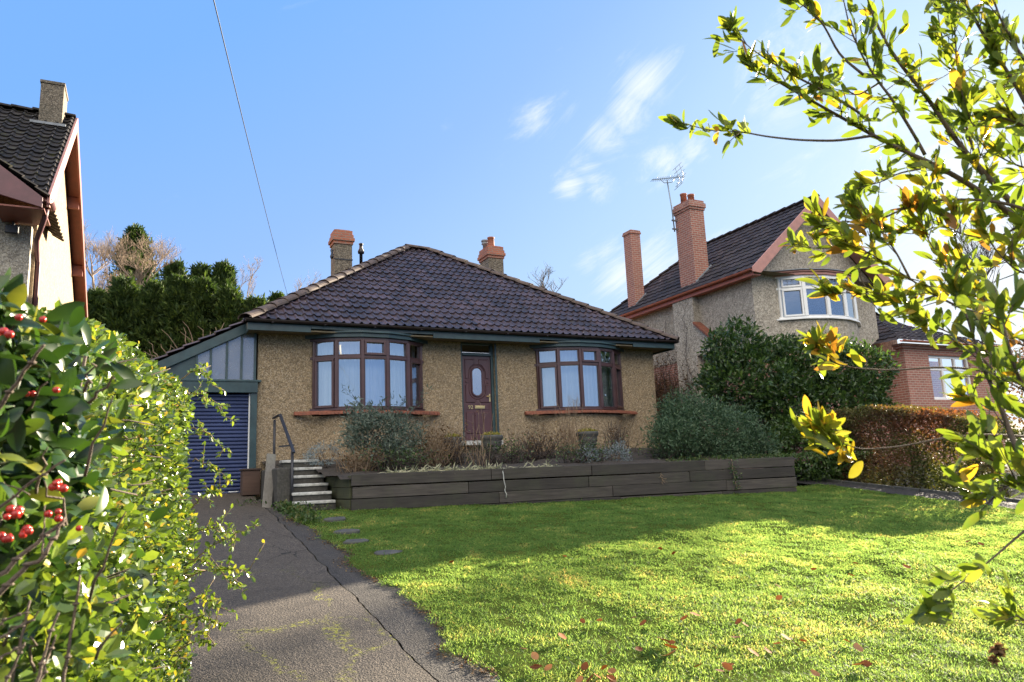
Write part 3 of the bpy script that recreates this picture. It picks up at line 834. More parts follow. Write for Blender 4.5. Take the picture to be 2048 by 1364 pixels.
prof = []
for k_ in range(n_):
    for t_, y_ in ((0, .0), (.10, -.016), (.30, -.030), (.60, -.030), (.80, -.018), (.90, 0)): prof.append((z + (k_ + t_) * st, y_))
for zz, yy in prof: V += [(-.42, GY + .10 + yy, zz), (1.84, GY + .10 + yy, zz)]
for i in range(len(prof) - 1): F.append((2 * i, 2 * i + 1, 2 * i + 3, 2 * i + 2))
rd.add(V, F); rdo = rd.build('roller_door', M['blue'], garage)
q = MB(); q.box(1.842, 1.864, GY + .03, GY + .12, 1.43, 3.41); q.build('door_guide', M['white'], rdo)
q = MB(); q.tube([(1.50, GY + .055, 1.47), (1.50, GY + .03, 1.47), (1.68, GY + .03, 1.47), (1.68, GY + .055, 1.47)], .010, 6); q.build('pull_handle', M['white'], rdo)
q = MB(); q.box(GX0 + .06, GX0 + .2, GY + .1, 22, .6, 3.5); q.build('side_wall', M['dash'], garage)
gp = []
tiled_plane(gp, (GX0 - .06, 22.2, 4.9 - (1.78 - GX0 + .06) * .525), (0, -1, 0), (.8854, 0, .4648), (-.4648, 0, .8854), lambda v: 0, lambda v: 6.6, 2.92, .19, .32)
build_roof('lean_to_roof', gp, M['tile'], garage)
q = MB(); q.prism([(1.78, GY, 4.84), (GX0, GY, 4.84 - (1.78 - GX0) * .525), (GX0, GY, 4.80 - (1.78 - GX0) * .525), (1.78, GY, 4.80)], (0, 6.3, 0)); q.build('roof_boarding', M['soffit'], garage)
q = MB(); q.box(GX0 + .2, 1.99, 21.8, 21.9, 1.2, 4.6); q.build('back_wall', M['soffit'], garage)

# ------------------------------------------------------------------ neighbour on the left
def S15(x, y, z): return (1.5 * x, 1.5 * y, 1.6 + 1.5 * (z - 1.6))
lh = thing('gabled_house', 'cream rendered house with sunlit gable wall and dark mossy roof left of the garage', 'house', (-6, 21, 2))
WX, BX = -2.15, -1.875
FY, AY, RY = 15.9, 19.9, 26.7
FZ, AZ2, RZ = 7.16, 10.68, 7.15
w = MB(); w.box(-14, WX, 17.05, 25.9, .8, 6.6); w.prism([(WX, 17.05, 6.602), (WX, 25.9, 6.602), (WX, 25.9, 7.3), (WX, 19.95, 10.4), (WX, 17.05, 7.9)], (-11.7, 0, 0)); w.build('gable_wall', M['dash_pale'], lh)
w = MB(); w.box(-9, WX - .06, 16.80, 17.047, .8, 6.85); w.prism([(-2.42, 16.82, 6.855), (-6.1, 16.82, 9.55), (-9.0, 16.82, 7.4), (-9.0, 16.82, 6.855)], (0, .22, 0)); w.build('front_wall', M['dash_grey'], lh)
pl = []
sl_f = hypot(AY - FY, AZ2 - FZ); vf = (0, (AY - FY) / sl_f, (AZ2 - FZ) / sl_f)
tiled_plane(pl, (-14, FY, FZ), (1, 0, 0), vf, (0, -vf[2], vf[1]), lambda v: 0, lambda v: 14 + BX, sl_f, .24, .27, .042, .036)
sl_r = hypot(RY - AY, AZ2 - RZ); vr = (0, -(RY - AY) / sl_r, (AZ2 - RZ) / sl_r)
tiled_plane(pl, (BX, RY, RZ), (-1, 0, 0), vr, (0, vr[2], -vr[1]), lambda v: 0, lambda v: 14 + BX, sl_r, .24, .27, .042, .036)
# small front gable wing, its right slope
wl = sqrt(1 + .77 ** 2)
tiled_plane(pl, (-1.86, 15.72, 7.12), (0, 1, 0), (-1 / wl, 0, .77 / wl), (.77 / wl, 0, 1 / wl), lambda v: 0, lambda v: 3.0, 5.2, .24, .27, .042, .036)
lroof = build_roof('roof', pl, M['tile_dark'], lh)
h = MB(); hip_tiles(h, (-14, AY, AZ2), (BX, AY, AZ2), .15); h.build('ridge_tiles', M['tile_dark'], lroof)
b = MB()
b.prism([(BX + .0, FY - .05, FZ + .02), (BX, AY, AZ2 + .03), (BX, AY, AZ2 - .36), (BX, FY + .25, FZ - .12), (BX, FY - .05, FZ - .2)], (.05, 0, 0))
b.build('bargeboard', M['barge_pink'], lh, .006)
b = MB(); b.prism([(BX, AY + .003, AZ2 + .03), (BX, RY + .1, RZ + .0), (BX, RY + .1, RZ - .25), (BX, AY + .003, AZ2 - .33)], (.05, 0, 0)); b.build('bargeboard', M['soffit_red'], lh, .006)
b = MB(); b.prism([(BX - .002, AY, AZ2 - .06), (BX - .002, RY + .05, RZ - .04), (BX - .002, RY + .05, RZ - .08), (BX - .002, AY, AZ2 - .10)], (-.272, 0, 0))
b.prism([(BX - .002, FY, FZ - .03), (BX - .002, AY - .002, AZ2 - .06), (BX - .002, AY - .002, AZ2 - .10), (BX - .002, FY, FZ - .07)], (-.272, 0, 0))
for yy in (22.1, 24.5):
    zz = AZ2 - (yy - AY) * (AZ2 - RZ) / (RY - AY); b.box(BX - .272, BX - .003, yy, yy + .12, zz - .42, zz - .12)
b.build('verge_soffit', M['soffit_red'], lh)
b = MB()
b.prism([(-1.93, 15.73, 7.10), (-6.2, 15.73, 10.40), (-6.2, 15.73, 10.0), (-2.6, 15.73, 7.07), (-1.93, 15.73, 6.90)], (0, .05, 0)); b.build('bargeboard', M['barge_purple'], lh, .006)
b = MB(); b.box(-2.7, -1.90, 15.785, 16.8, 6.88, 6.91); b.build('eave_soffit', M['soffit_red'], lh)
b = MB(); gutter(b, (-1.82, 15.80, 7.08), (-1.82, 16.25, 7.08), .07)
b.tube([(-1.90, 16.1, 7.0), (-1.93, 16.2, 6.86), (-2.10, 16.72, 6.55), (-2.12, 16.95, 6.42), (-2.10, 17.15, 6.2), (-2.10, 17.15, 1.2)], .05, 10)
b.build('downpipe', M['barge_purple'], lh)
c = MB(); c.box(-2.58, -2.10, 19.35, 20.15, 9.6, 11.22); c.box(-2.60, -2.08, 19.33, 20.17, 11.222, 11.30)
lc = c.build('chimney', M['dash_old'], lroof, .015)
c = MB(); c.box(-2.72, -2.0, 19.15, 19.35, 10.10, 10.16); c.build('lead_flashing', M['lead'], lc)
c = MB(); c.box(-2.62, -2.40, 16.60, 16.70, 6.62, 6.78); c.box(-2.53, -2.49, 16.7, 16.8, 6.68, 6.90); c.build('floodlight', M['metal_black'], lh, .01)

# ------------------------------------------------------------------ neighbour on the right
nh = thing('two_storey_house', 'two-storey house with red brick base, tall brick chimneys and terracotta-painted gable', 'house', (18.4, 20, 1.9))
NX0, NX1, NY0, NY1 = 15.78, 21.0, 15.75, 23.4
w = MB(); w.box(NX0 + .02, NX1 - .02, NY0 + .02, NY1 - .02, .4, 5.0); w.build('brick_wall', M['brick_wall'], nh)
bx0, bx1 = 16.78, 20.1
w = MB()
w.box(NX0, bx0, NY0, NY0 + .25, 5.002, 7.2); w.box(bx1, NX1, NY0, NY0 + .25, 5.002, 7.2); w.box(bx0, bx1, NY0, NY0 + .25, 7.10, 7.2)
w.box(NX0, NX0 + .25, NY0 + .25, NY1, 5.002, 7.2); w.box(NX1 - .25, NX1, NY0 + .25, NY1, 5.002, 7.2); w.box(NX0 + .25, NX1 - .25, NY1 - .25, NY1, 5.002, 7.2)
w.prism([(NX0, NY0, 7.202), (NX1, NY0, 7.202), (18.4, NY0, 9.5)], (0, .25, 0))
w.strip(bow_line(bx0 + .2, bx1 - .2, NY0 + .2, 34), bow_line(bx0, bx1, NY0 + .002, 36), 5.0, 5.72)
# chimney breast with sloped shoulder
w.box(15.52, NX0 - .002, 18.1, 19.1, .6, 6.95)
w.prism([(15.52, 18.098, 5.0), (15.52, 17.3, 5.0), (15.52, 17.3, 5.35), (15.52, 18.098, 6.0)], (.258, 0, 0))
w.build('rendered_wall', M['dash_grey'], nh)
r = MB(); r.box(NX0 + .25, NX1 - .25, NY0 + 2.5, NY0 + 2.6, 5.0, 7.1); r.box(NX0 + .25, NX1 - .25, NY0 + .25, NY0 + 2.5, 4.98, 5.02); r.build('interior', M['dark_room'], nh)
q = MB()
for k_ in range(7):
    t0, t1 = k_ / 7, (k_ + .93) / 7
    y0, y1 = 17.26 + .84 * t0, 17.26 + .84 * t1; z0, z1 = 5.33 + .70 * t0, 5.33 + .70 * t1
    q.prism([(15.44, y0, z0), (15.44, y1, z1), (15.44, y1, z1 + .08), (15.44, y0, z0 + .08)], (.335, 0, 0))
q.build('shoulder_tiles', M['sill_tile'], nh)
pl = []
nEX, nAX, nEZ, nAZ = 15.45, 18.4, 7.12, 9.66
sl_ = hypot(nAX - nEX, nAZ - nEZ); vx, vz = (nAX - nEX) / sl_, (nAZ - nEZ) / sl_
nB = 23.75; run = nAX - nEX
tiled_plane(pl, (nEX, nB, nEZ), (0, -1, 0), (vx, 0, vz), (-vz, 0, vx), lambda v: v * vx, lambda v: nB - 15.32, sl_, .28, .30, .02, .028, 6)
tiled_plane(pl, (2 * nAX - nEX, 15.32, nEZ), (0, 1, 0), (-vx, 0, vz), (vz, 0, vx), lambda v: 0, lambda v: nB - 15.32 - v * vx, sl_, .28, .30, .02, .028, 6)
tiled_plane(pl, (2 * nAX - nEX, nB, nEZ), (-1, 0, 0), (0, -vx, vz), (0, vz, vx), lambda v: v * vx, lambda v: 2 * run - v * vx, sl_, .28, .30, .02, .028, 6)
nroof = build_roof('roof', pl, M['tile_slate'], nh)
h = MB(); hip_tiles(h, (nAX, 15.32, nAZ), (nAX, nB - run, nAZ), .12); hip_tiles(h, (nEX, nB, nEZ), (nAX, nB - run, nAZ), .12); h.build('ridge_tiles', M['tile_slate'], nroof)
rb = MB(); rb.add([(nEX + .05, 15.36, nEZ - .04), (2 * nAX - nEX - .05, 15.36, nEZ - .04), (nAX, 15.36, nAZ - .1), (nEX + .05, nB - .05, nEZ - .04), (2 * nAX - nEX - .05, nB - .05, nEZ - .04), (nAX, nB - run, nAZ - .1)],
                  [(0, 2, 5, 3), (1, 4, 5, 2), (3, 5, 4), (0, 3, 4, 1)]); rb.build('roof_boarding', M['soffit'], nroof)
for sx, nm in ((1, 0), (-1, 1)):
    X = lambda d_: nAX - sx * d_
    b = MB(); b.prism([(X(-.0 if sx > 0 else .003), 15.27, nAZ + .05), (X(run + .05), 15.27, nEZ + .02), (X(run + .05), 15.27, nEZ - .12), (X(run - .25), 15.27, nEZ - .14), (X(0 if sx > 0 else .003), 15.27, nAZ - .26)], (0, .045, 0))
    b.build('bargeboard', M['barge_pink'], nh, .006)
q = MB(); q.prism([(nEX + .02, 15.33, nEZ - .08), (nAX, 15.33, nAZ - .14), (2 * nAX - nEX - .02, 15.33, nEZ - .08), (2 * nAX - nEX - .02, 15.33, nEZ - .11), (nAX, 15.33, nAZ - .17), (nEX + .02, 15.33, nEZ - .11)], (0, .415, 0)); q.build('verge_soffit', M['barge_pink'], nh)
g = MB(); gutter(g, (nEX - .04, 15.32, 7.10), (nEX - .04, nB - .2, 7.10), .065); g.box(nEX + .03, nEX + .06, 15.36, nB - .2, 6.92, 7.09); g.box(nEX + .061, NX0 - .003, 15.36, 18.098, 6.93, 6.955); g.box(nEX + .061, NX0 - .003, 19.102, nB - .2, 6.93, 6.955); g.build('gutter', M['gutter_red'], nh)
bow_window(nh, bx0, bx1, NY0, 5.76, 7.06, 6.68, 36, M['white'], M['glass_clear'], name='bow_window', sash=((0, 'low'), (0, 'top'), (2, 'top'), (4, 'top')), pw=.10, header=M['barge_pink'], leaded=M['lead'])
q = MB(); q.strip(bow_line(bx0 + .1, bx1 - .1, NY0 + .0, 34), bow_line(bx0 - .05, bx1 + .05, NY0 - .002, 36, .06), 5.722, 5.758); q.build('window_sill', M['white'], nh)
q = MB(); q.strip([(p[0], p[1] + .001) for p in bow_line(bx0 + .4, bx1 - .4, NY0 - .004, 20)], bow_line(bx0 - .16, bx1 + .16, NY0 - .003, 36, .10), 7.195, 7.22); q.build('bay_lead_roof', M['lead'], nh)
c1, zc = chimney(nroof, 'chimney', 15.80, 16.38, 18.16, 18.95, 6.96, 10.28, M['brick'], .34, crown=M['brick'], courses=[(.03, .08), (.06, .16), (.02, .10)])
for yy, hh in ((18.75, .42), (18.38, .26)):
    po = MB(); po.lathe([(.11, 0), (.105, hh - .06), (.12, hh - .05), (.12, hh), (.085, hh), (.08, hh * .6)], (16.08, yy, zc), 14); po.build('chimney_pot', M['terracotta'], c1)
q = MB(); q.prism([(16.382, 18.05, 7.72), (16.382, 19.0, 7.72), (16.382, 19.0, 7.94), (16.382, 18.05, 7.94)], (.05, 0, .02)); q.bar((15.80, 18.13, 7.40), (16.5, 18.13, 8.02), .03, .16); q.build('lead_flashing', M['lead'], c1)
c2, zc = chimney(nroof, 'chimney', 15.80, 16.22, 21.5, 21.98, 6.9, 10.30, M['brick'], .14, crown=M['brick'], courses=[(.03, .07), (.012, .07)])
q = MB(); q.bar((15.82, 21.47, 7.42), (16.3, 21.47, 7.86), .03, .14); q.build('lead_flashing', M['lead'], c2)
# ground floor brick bay and hipped porch roof on its right
w = MB(); w.box(21.1, 22.25, 15.02, 15.3, .4, 4.93); w.box(24.35, 25.6, 15.02, 15.3, .4, 4.93); w.box(22.25, 24.35, 15.02, 15.3, .4, 3.33); w.box(22.25, 24.35, 15.02, 15.3, 4.76, 4.93); w.box(21.1, 25.6, 16.8, 16.9, .4, 4.9); w.box(21.1, 21.3, 15.3, 16.8, .4, 4.9)
w.box(21.0, 25.7, 14.97, 15.3, 4.932, 5.0); w.box(20.94, 25.76, 14.93, 15.3, 5.002, 5.08); w.build('brick_bay', M['brick_wall'], nh)
q = MB()
q.box(22.25, 24.35, 15.1, 15.18, 3.33, 3.42); q.box(22.25, 24.35, 15.1, 15.18, 4.68, 4.76)
for x in (22.25, 22.93, 23.60, 24.26): q.box(x, x + .09, 15.1, 15.18, 3.421, 4.679)
for x in (22.34, 23.02, 23.69): q.box(x + .001, x + .589 if x < 23.6 else 24.259, 15.105, 15.175, 4.28, 4.34)
wf = q.build('bay_window', M['white'], nh, .005)
for x0_, x1_ in ((22.33, 22.94), (23.01, 23.61), (23.68, 24.27)):
    q = MB(); q.add([(x0_, 15.14, 3.41), (x1_, 15.14, 3.41), (x1_, 15.14, 4.69), (x0_, 15.14, 4.69)], [(0, 1, 2, 3)]); q.build('pane', M['glass_clear'], wf)
pl = []
def slope_plane(pl, O, U, run_, rise, lo, hi, pitch=.28, gauge=.30):
    U = np.array(U, float); inn = np.array([-U[1], U[0], 0]); L = hypot(run_, rise)
    V = inn * run_ / L + np.array([0, 0, rise / L]); Nn = np.cross(U, V)
    tiled_plane(pl, O, U, V, Nn, lo, hi, L, pitch, gauge, .02, .028, 6)
slope_plane(pl, (20.6, 14.75, 5.12), (1, 0, 0), 2.4, 1.15, lambda v: v * .72, lambda v: 5.3 - v * .72)
slope_plane(pl, (20.6, 19, 5.12), (0, -1, 0), 1.9, 1.15, lambda v: 0, lambda v: 4.25 - v * .9)
slope_plane(pl, (21.2, 17.2, 6.25), (1, 0, 0), 2.6, 1.9, lambda v: 0, lambda v: 3.3 - v * .6)
slope_plane(pl, (24.5, 17.2, 6.25), (0, 1, 0), 2.6, 1.9, lambda v: v * .6, lambda v: 7)
build_roof('porch_roof', pl, M['tile_slate'], nh)
g = MB(); gutter(g, (21.2, 17.13, 6.22), (24.6, 17.13, 6.22), .07); g.box(21.2, 24.5, 17.2, 17.24, 6.02, 6.18); gutter(g, (20.6, 14.7, 5.12), (25.9, 14.7, 5.12), .06); g.build('porch_gutter', M['gutter_red'], nh)
w = MB(); w.box(21.01, 24.3, 17.5, 23, 4.0, 6.1); w.build('side_wing_wall', M['dash_grey'], nh)
# aerial
ar = thing('tv_aerial', 'grey television aerial on a mast strapped to the tall brick chimney', 'aerial', (15.5, 18.8, 9.4))
q = MB(); q.tube([(15.66, 18.85, 9.35), (15.62, 18.85, 10.2), (15.52, 18.85, 11.16)], .022, 8); q.box(15.58, 15.80, 18.83, 18.87, 9.42, 9.47); q.box(15.58, 15.80, 18.83, 18.87, 9.72, 9.77); q.build('mast', M['aerial'], ar)
q = MB(); P0, P1 = Vector((14.80, 18.75, 11.03)), Vector((16.30, 18.9, 11.42)); q.bar(P0, P1, .022, .022)
pd = Vector((.15, -1, .35)).normalized()
for k_ in range(13):
    c_ = P0.lerp(P1, .02 + .068 * k_); l_ = .10 + .005 * k_; q.tube([c_ - pd * l_, c_ + pd * l_], .007, 5)
q.tube([Vector((15.2, 18.8, 11.12)), Vector((15.35, 18.8, 11.02)), Vector((15.7, 18.82, 11.10)), Vector((15.85, 18.84, 11.28))], .012, 6)
q.build('boom', M['aerial'], ar)
q = MB()
c_ = P0.lerp(P1, .93)
for sg in (1, -1):
    for t_ in (0, .33, .66, 1):
        e = c_ + Vector((-.16 * t_, 0, sg * .36 * t_)); q.tube([e - pd * .22, e + pd * .22], .008, 5)
    q.tube([c_ + pd * .1, c_ + Vector((-.16, 0, sg * .36)) + pd * .1], .008, 5); q.tube([c_ - pd * .1, c_ + Vector((-.16, 0, sg * .36)) - pd * .1], .008, 5)
q.build('reflector', M['aerial'], ar)
# telephone cable
A_, B_ = Vector(at(575, 590, 18.2)), Vector(at(433, 0, 5.0)); ex = B_ + (B_ - A_) * .35
q = MB(); pts = []
for k_ in range(25):
    t_ = k_ / 24; p_ = A_.lerp(ex, t_); p_.z -= .10 * 4 * t_ * (1 - t_); pts.append(p_)
q.tube(pts, .0045, 6)
tag(q.build('overhead_cable', M['cable']), 'thin overhead cable slanting across the blue sky to the bungalow roof', 'cable')

# ------------------------------------------------------------------ ground
def vnoise(x, y, s, seed=0):
    """smooth value noise, vectorised"""
    x = np.asarray(x, float) * s; y = np.asarray(y, float) * s
    xi, yi = np.floor(x).astype(np.int64), np.floor(y).astype(np.int64); fx, fy = x - xi, y - yi
    fx = fx * fx * (3 - 2 * fx); fy = fy * fy * (3 - 2 * fy)
    def hsh(i, j):
        n = (i * 374761393 + j * 668265263 + seed * 982451653) & 0xFFFFFFFF
        n = ((n ^ (n >> 13)) * 1274126177) & 0xFFFFFFFF
        return ((n ^ (n >> 16)) & 0xFFFF) / 65535.0
    return (hsh(xi, yi) * (1 - fx) + hsh(xi + 1, yi) * fx) * (1 - fy) + (hsh(xi, yi + 1) * (1 - fx) + hsh(xi + 1, yi + 1) * fx) * fy
def lawn_bump(x, y):
    return .05 * (vnoise(x, y, 1.2, 3) - .5) + .018 * (vnoise(x, y, 4.5, 5) - .5) + .012 * (vnoise(x, y, 11, 8) - .5)
def sheet(name, xs, ys, zf, mat, kind='structure', smooth=True):
    X, Y = np.meshgrid(xs, ys); Z = zf(X, Y)
    V = np.stack([X, Y, Z], -1).reshape(-1, 3); nx = len(xs); ny = len(ys)
    i, j = np.meshgrid(np.arange(ny - 1), np.arange(nx - 1), indexing='ij')
    F = np.stack([i * nx + j, i * nx + j + 1, (i + 1) * nx + j + 1, (i + 1) * nx + j], -1).reshape(-1, 4)
    o = np_mesh(name, V, F, mat, None, smooth, None, V[:, :2])
    o['kind'] = kind
    return o
def ground_mat():
    m, nt, out = new_mat('rough_ground'); N = NT(nt); p = N.pos()
    c = N.mix(N.mr(N.noise(p, .8, 6, .7), .35, .65), (.035, .045, .016), (.055, .04, .025))
    N.bsdf(out, **{'Base Color': c, 'Roughness': 1.0, 'Normal': N.bump(N.noise(p, 12, 5), .8, .03)})
    return m
def lawn_mat():
    m, nt, out = new_mat('lawn_turf'); N = NT(nt); p = N.pos()
    c = N.mix(N.mr(N.noise(p, 2.5, 6, .7), .35, .65), (.045, .075, .014), (.085, .105, .022))
    c = N.mix(N.mr(N.noise(p, 30, 5, .7), .45, .75, 0, .6), c, (.05, .04, .02))
    N.bsdf(out, **{'Base Color': c, 'Roughness': 1.0, 'Specular IOR Level': .0, 'Normal': N.bump(N.noise(p, 60, 4), .8, .02)})
    return m
def tarmac(name, base, fleck, brown, moss=True, crack=True):
    m, nt, out = new_mat(name); N = NT(nt); p = N.pos()
    v = N.vor(p, 120)
    ch = N.n('ShaderNodeSeparateColor', {'Color': v.outputs['Color']}).outputs[0]
    c = N.mix(N.mr(ch, .45, 1.0, 0, 1), base, fleck)
    c = N.mix(N.mr(N.noise(p, 1.4, 5, .65), .35, .7, 0, .6), c, brown)
    c = N.mix(N.mr(N.noise(p, 5.0, 5, .7), .5, .75, 0, .5), c, tuple(x * .55 for x in base))
    vv = N.vor(p, 55); h = N.math('ADD', N.math('MULTIPLY', v.outputs['Distance'], .6), N.math('MULTIPLY', vv.outputs['Distance'], .8))
    if crack:
        wob = N.n('ShaderNodeVectorMath', {0: p, 1: N.n('ShaderNodeVectorMath', {0: N.n('ShaderNodeTexNoise', {'Vector': p, 'Scale': 3.0, 'Detail': 5.0}).outputs['Color'], 1: (.5, .5, 0)}, operation='MULTIPLY').outputs[0]}, operation='ADD').outputs[0]
        e = N.n('ShaderNodeTexVoronoi', {'Vector': N.n('ShaderNodeMapping', {'Vector': wob, 'Scale': (1.15, .55, 0)}).outputs[0], 'Scale': 1.0}, feature='DISTANCE_TO_EDGE').outputs['Distance']
        cm = N.math('MULTIPLY', N.mr(e, .002, .009, 1, 0), N.mr(N.noise(p, .9, 3), .50, .62))
        c = N.mix(cm, c, (.012, .011, .01))
        if moss:
            ms = N.math('MULTIPLY', N.mr(e, .004, .045, 1, 0, True), N.mr(N.noise(p, 26, 5, .75), .50, .62))
            sx = N.n('ShaderNodeSeparateXYZ', {'Vector': p})
            zone = N.math('MULTIPLY', N.mr(N.noise(p, .75, 2), .40, .52), N.math('MULTIPLY', N.mr(sx.outputs[1], 8.8, 7.6, 0, 1), N.mr(sx.outputs[0], .5, .9)))
            c = N.mix(N.math('MULTIPLY', ms, zone), c, (.30, .30, .025))
    N.bsdf(out, **{'Base Color': c, 'Roughness': .82, 'Specular IOR Level': .35, 'Normal': N.bump(h, 1.0, .008)})
    return m
lin = np.linspace
gx = np.concatenate([lin(-400, -40, 10), lin(-30, 40, 71), lin(50, 400, 10)]); gy = np.concatenate([lin(-400, -20, 8), lin(-10, 80, 91), lin(90, 600, 12)])
def base_z(X, Y):
    z = ground_z(Y) - .09
    return z
sheet('ground', gx, gy, base_z, ground_mat())
ex = lambda Y: .035 * (vnoise(Y, Y * 0, 3.0, 2) - .5) + .02 * (vnoise(Y, Y * 0, 9.0, 4) - .5)
def drive(name, x0f, x1f, y0, y1, lift, mat, n=24):
    ys = lin(y0, y1, 220); t = lin(0, 1, n); Y, Tt = np.meshgrid(ys, t, indexing='ij')
    X = x0f(Y) * (1 - Tt) + x1f(Y) * Tt
    Z = ground_z(Y) + lift + .008 * (vnoise(X, Y, 1.2, 9) - .5)
    V = np.stack([X, Y, Z], -1).reshape(-1, 3)
    i, j = np.meshgrid(np.arange(len(ys) - 1), np.arange(n - 1), indexing='ij')
    F = np.stack([i * n + j, i * n + j + 1, (i + 1) * n + j + 1, (i + 1) * n + j], -1).reshape(-1, 4)
    o = np_mesh(name, V, F, mat, None, True, None, V[:, :2]); o['kind'] = 'structure'
    return o
seam = lambda Y: 1.62 + .019 * Y + ex(Y)
drive('driveway', lambda Y: -1.7 + Y * 0, lambda Y: seam(Y) - .006, -3, 15.9, .004, tarmac('worn_tarmac', (.046, .040, .034), (.185, .15, .115), (.066, .054, .041)))
drive('driveway_edge_strip', lambda Y: seam(Y) + .012, lambda Y: 2.30 + 0 * Y, -3, 14.6, -.004, tarmac('dark_tarmac', (.030, .028, .027), (.12, .105, .09), (.055, .047, .036), False, False), 10)
drive('pavement', lambda Y: -9 + Y * 0, lambda Y: -1.71 + Y * 0, -3, 1.0, .002, tarmac('old_pavement', (.08, .075, .07), (.18, .16, .14), (.09, .08, .06), False, False), 6)
# planter line (front face of the sleeper wall)
PA, PB = np.array([3.08, 12.36]), np.array([11.86, 11.16])
PD = (PB - PA) / np.linalg.norm(PB - PA); PN = np.array([PD[1], -PD[0]])        # outward (towards the lawn)
PL = np.linalg.norm(PB - PA)
def lawn_back(X):
    """y where the lawn stops: foot of the sleeper wall, then the border beyond it"""
    t = (X - PA[0]) / (PB[0] - PA[0])
    return np.where(X < 3.08, 12.55, np.where(X < 11.86, PA[1] + (PB[1] - PA[1]) * t + .03, 11.9))
ly = lin(-1.5, 12.6, 260); lx = lin(2.09, 13.5, 250)
X, Y = np.meshgrid(lx, ly)
path_l = lambda Y: 13.32 + .06 * np.sin(Y * 1.3)
X = X + np.clip((2.5 - X) / .4, 0, 1) * (.22 * (vnoise(Y, Y * 0, 1.7, 61) - .5) + .12 * (vnoise(Y, Y * 0, 6.5, 62) - .5))
Zl = ground_z(Y) + .012 + lawn_bump(X, Y) * np.clip((X - 2.1) / .5, .15, 1)
Zl[:, 0] = ground_z(Y[:, 0]) - .03
V = np.stack([X, Y, Zl], -1).reshape(-1, 3)
nx = len(lx); i, j = np.meshgrid(np.arange(len(ly) - 1), np.arange(nx - 1), indexing='ij')
F = np.stack([i * nx + j, i * nx + j + 1, (i + 1) * nx + j + 1, (i + 1) * nx + j], -1).reshape(-1, 4)
cen = V[F].mean(1)
F = F[(cen[:, 1] < lawn_back(cen[:, 0])) & (cen[:, 0] < path_l(cen[:, 1]))]
o = np_mesh('lawn', V, F, lawn_mat(), None, True); o['kind'] = 'structure'
# neighbour's tarmac path beside the lawn, low edging beyond it
drive('path', lambda Y: 13.26 + .06 * np.sin(Y * 1.3), lambda Y: 14.15 + .05 * np.sin(Y * .9), 1.0, 15.6, .012, tarmac('path_tarmac', (.026, .026, .028), (.07, .065, .065), (.035, .03, .028), False, False), 8)
q = MB()
for y in np.arange(3.0, 13.0, .6):
    x = 14.22 + .05 * sin(y * .9); j_ = random.uniform(-.02, .02)
    q.bar((x + j_, y + .01, gz(y) + .0), (x + j_ + .01, y + .59, gz(y + .6) + .0), .08, .12)
tag(q.build('kerb_edging', M['stone'], None, .01), 'low stone edging between the dark path and the brown beech hedge', 'edging')
# raised bed behind the sleepers, rising to the house wall
bedx = lin(2.1, 14.2, 90); bedy = lin(11.0, 15.9, 60); X, Y = np.meshgrid(bedx, bedy)
front = PA[1] + (PB[1] - PA[1]) * (X - PA[0]) / (PB[0] - PA[0])
Z = np.minimum(1.62 + .13 * np.clip(Y - front, 0, 3.4), 2.06) + .05 * (vnoise(X, Y, 3, 6) - .5) + .04 * (vnoise(X, Y, 8, 7) - .5)
V = np.stack([X, Y, Z], -1).reshape(-1, 3); nx = len(bedx); i, j = np.meshgrid(np.arange(len(bedy) - 1), np.arange(nx - 1), indexing='ij')
F = np.stack([i * nx + j, i * nx + j + 1, (i + 1) * nx + j + 1, (i + 1) * nx + j], -1).reshape(-1, 4); cen = V[F].mean(1)
fr_ = PA[1] + (PB[1] - PA[1]) * (cen[:, 0] - PA[0]) / (PB[0] - PA[0])
keep = (cen[:, 1] > fr_ + .08) & (cen[:, 0] > 2.90 - .104 * (cen[:, 1] - 12.4)) & (cen[:, 0] < 12.1) | ((cen[:, 1] > 14.3) & (cen[:, 0] < 3.12)) | ((cen[:, 1] > 14.95) & (cen[:, 0] < 3.0) & (cen[:, 0] > 2.2))
def bed_z(x, y):
    f = PA[1] + (PB[1] - PA[1]) * (x - PA[0]) / (PB[0] - PA[0])
    return min(1.62 + .13 * min(max(y - f, 0), 3.4), 2.06)
o = np_mesh('planting_bed', V, F[keep], M['soil'], None, True); o['kind'] = 'structure'
# ------------------------------------------------------------------ sleeper wall
plt = thing('sleeper_wall', 'low retaining wall of dark weathered timber sleepers at the back of the lawn', 'retaining wall', (7.5, 11.8, 1.0))
rows = [(1.50, [0, 2.42, 4.35, 6.75, PL]), (1.30, [.02, 2.0, 4.28, 6.4, PL - .02]), (1.10, [.0, 2.55, 4.75, 7.2, PL - .01]), (.90, [.02, 2.7, 4.9, 7.1, PL - .02])]
def sleeper(mb, a, b, z, h=.188, th=.10):
    d = (b - a) / np.linalg.norm(b - a); n_ = np.array([d[1], -d[0]])
    a2, b2 = a + d * .004, b - d * .004; jz = random.uniform(-.006, .006); jn = random.uniform(-.008, .008)
    v = []
    n = 14
    for k_ in range(n + 1):
        t = k_ / n; p = a2 + (b2 - a2) * t; w_ = .004 * sin(k_ * 1.7 + z * 9)
        for off_, zz in ((jn + w_, z + jz), (jn + w_, z + h + jz), (jn - th, z + h + jz), (jn - th, z + jz)):
            v.append((p[0] + n_[0] * off_, p[1] + n_[1] * off_, zz))
    f = []
    for k_ in range(n):
        for m_ in range(4): f.append((k_ * 4 + m_, (k_ + 1) * 4 + m_, (k_ + 1) * 4 + (m_ + 1) % 4, k_ * 4 + (m_ + 1) % 4))
    f += [(0, 1, 2, 3), (n * 4 + 3, n * 4 + 2, n * 4 + 1, n * 4)]
    mb.add(v, f)
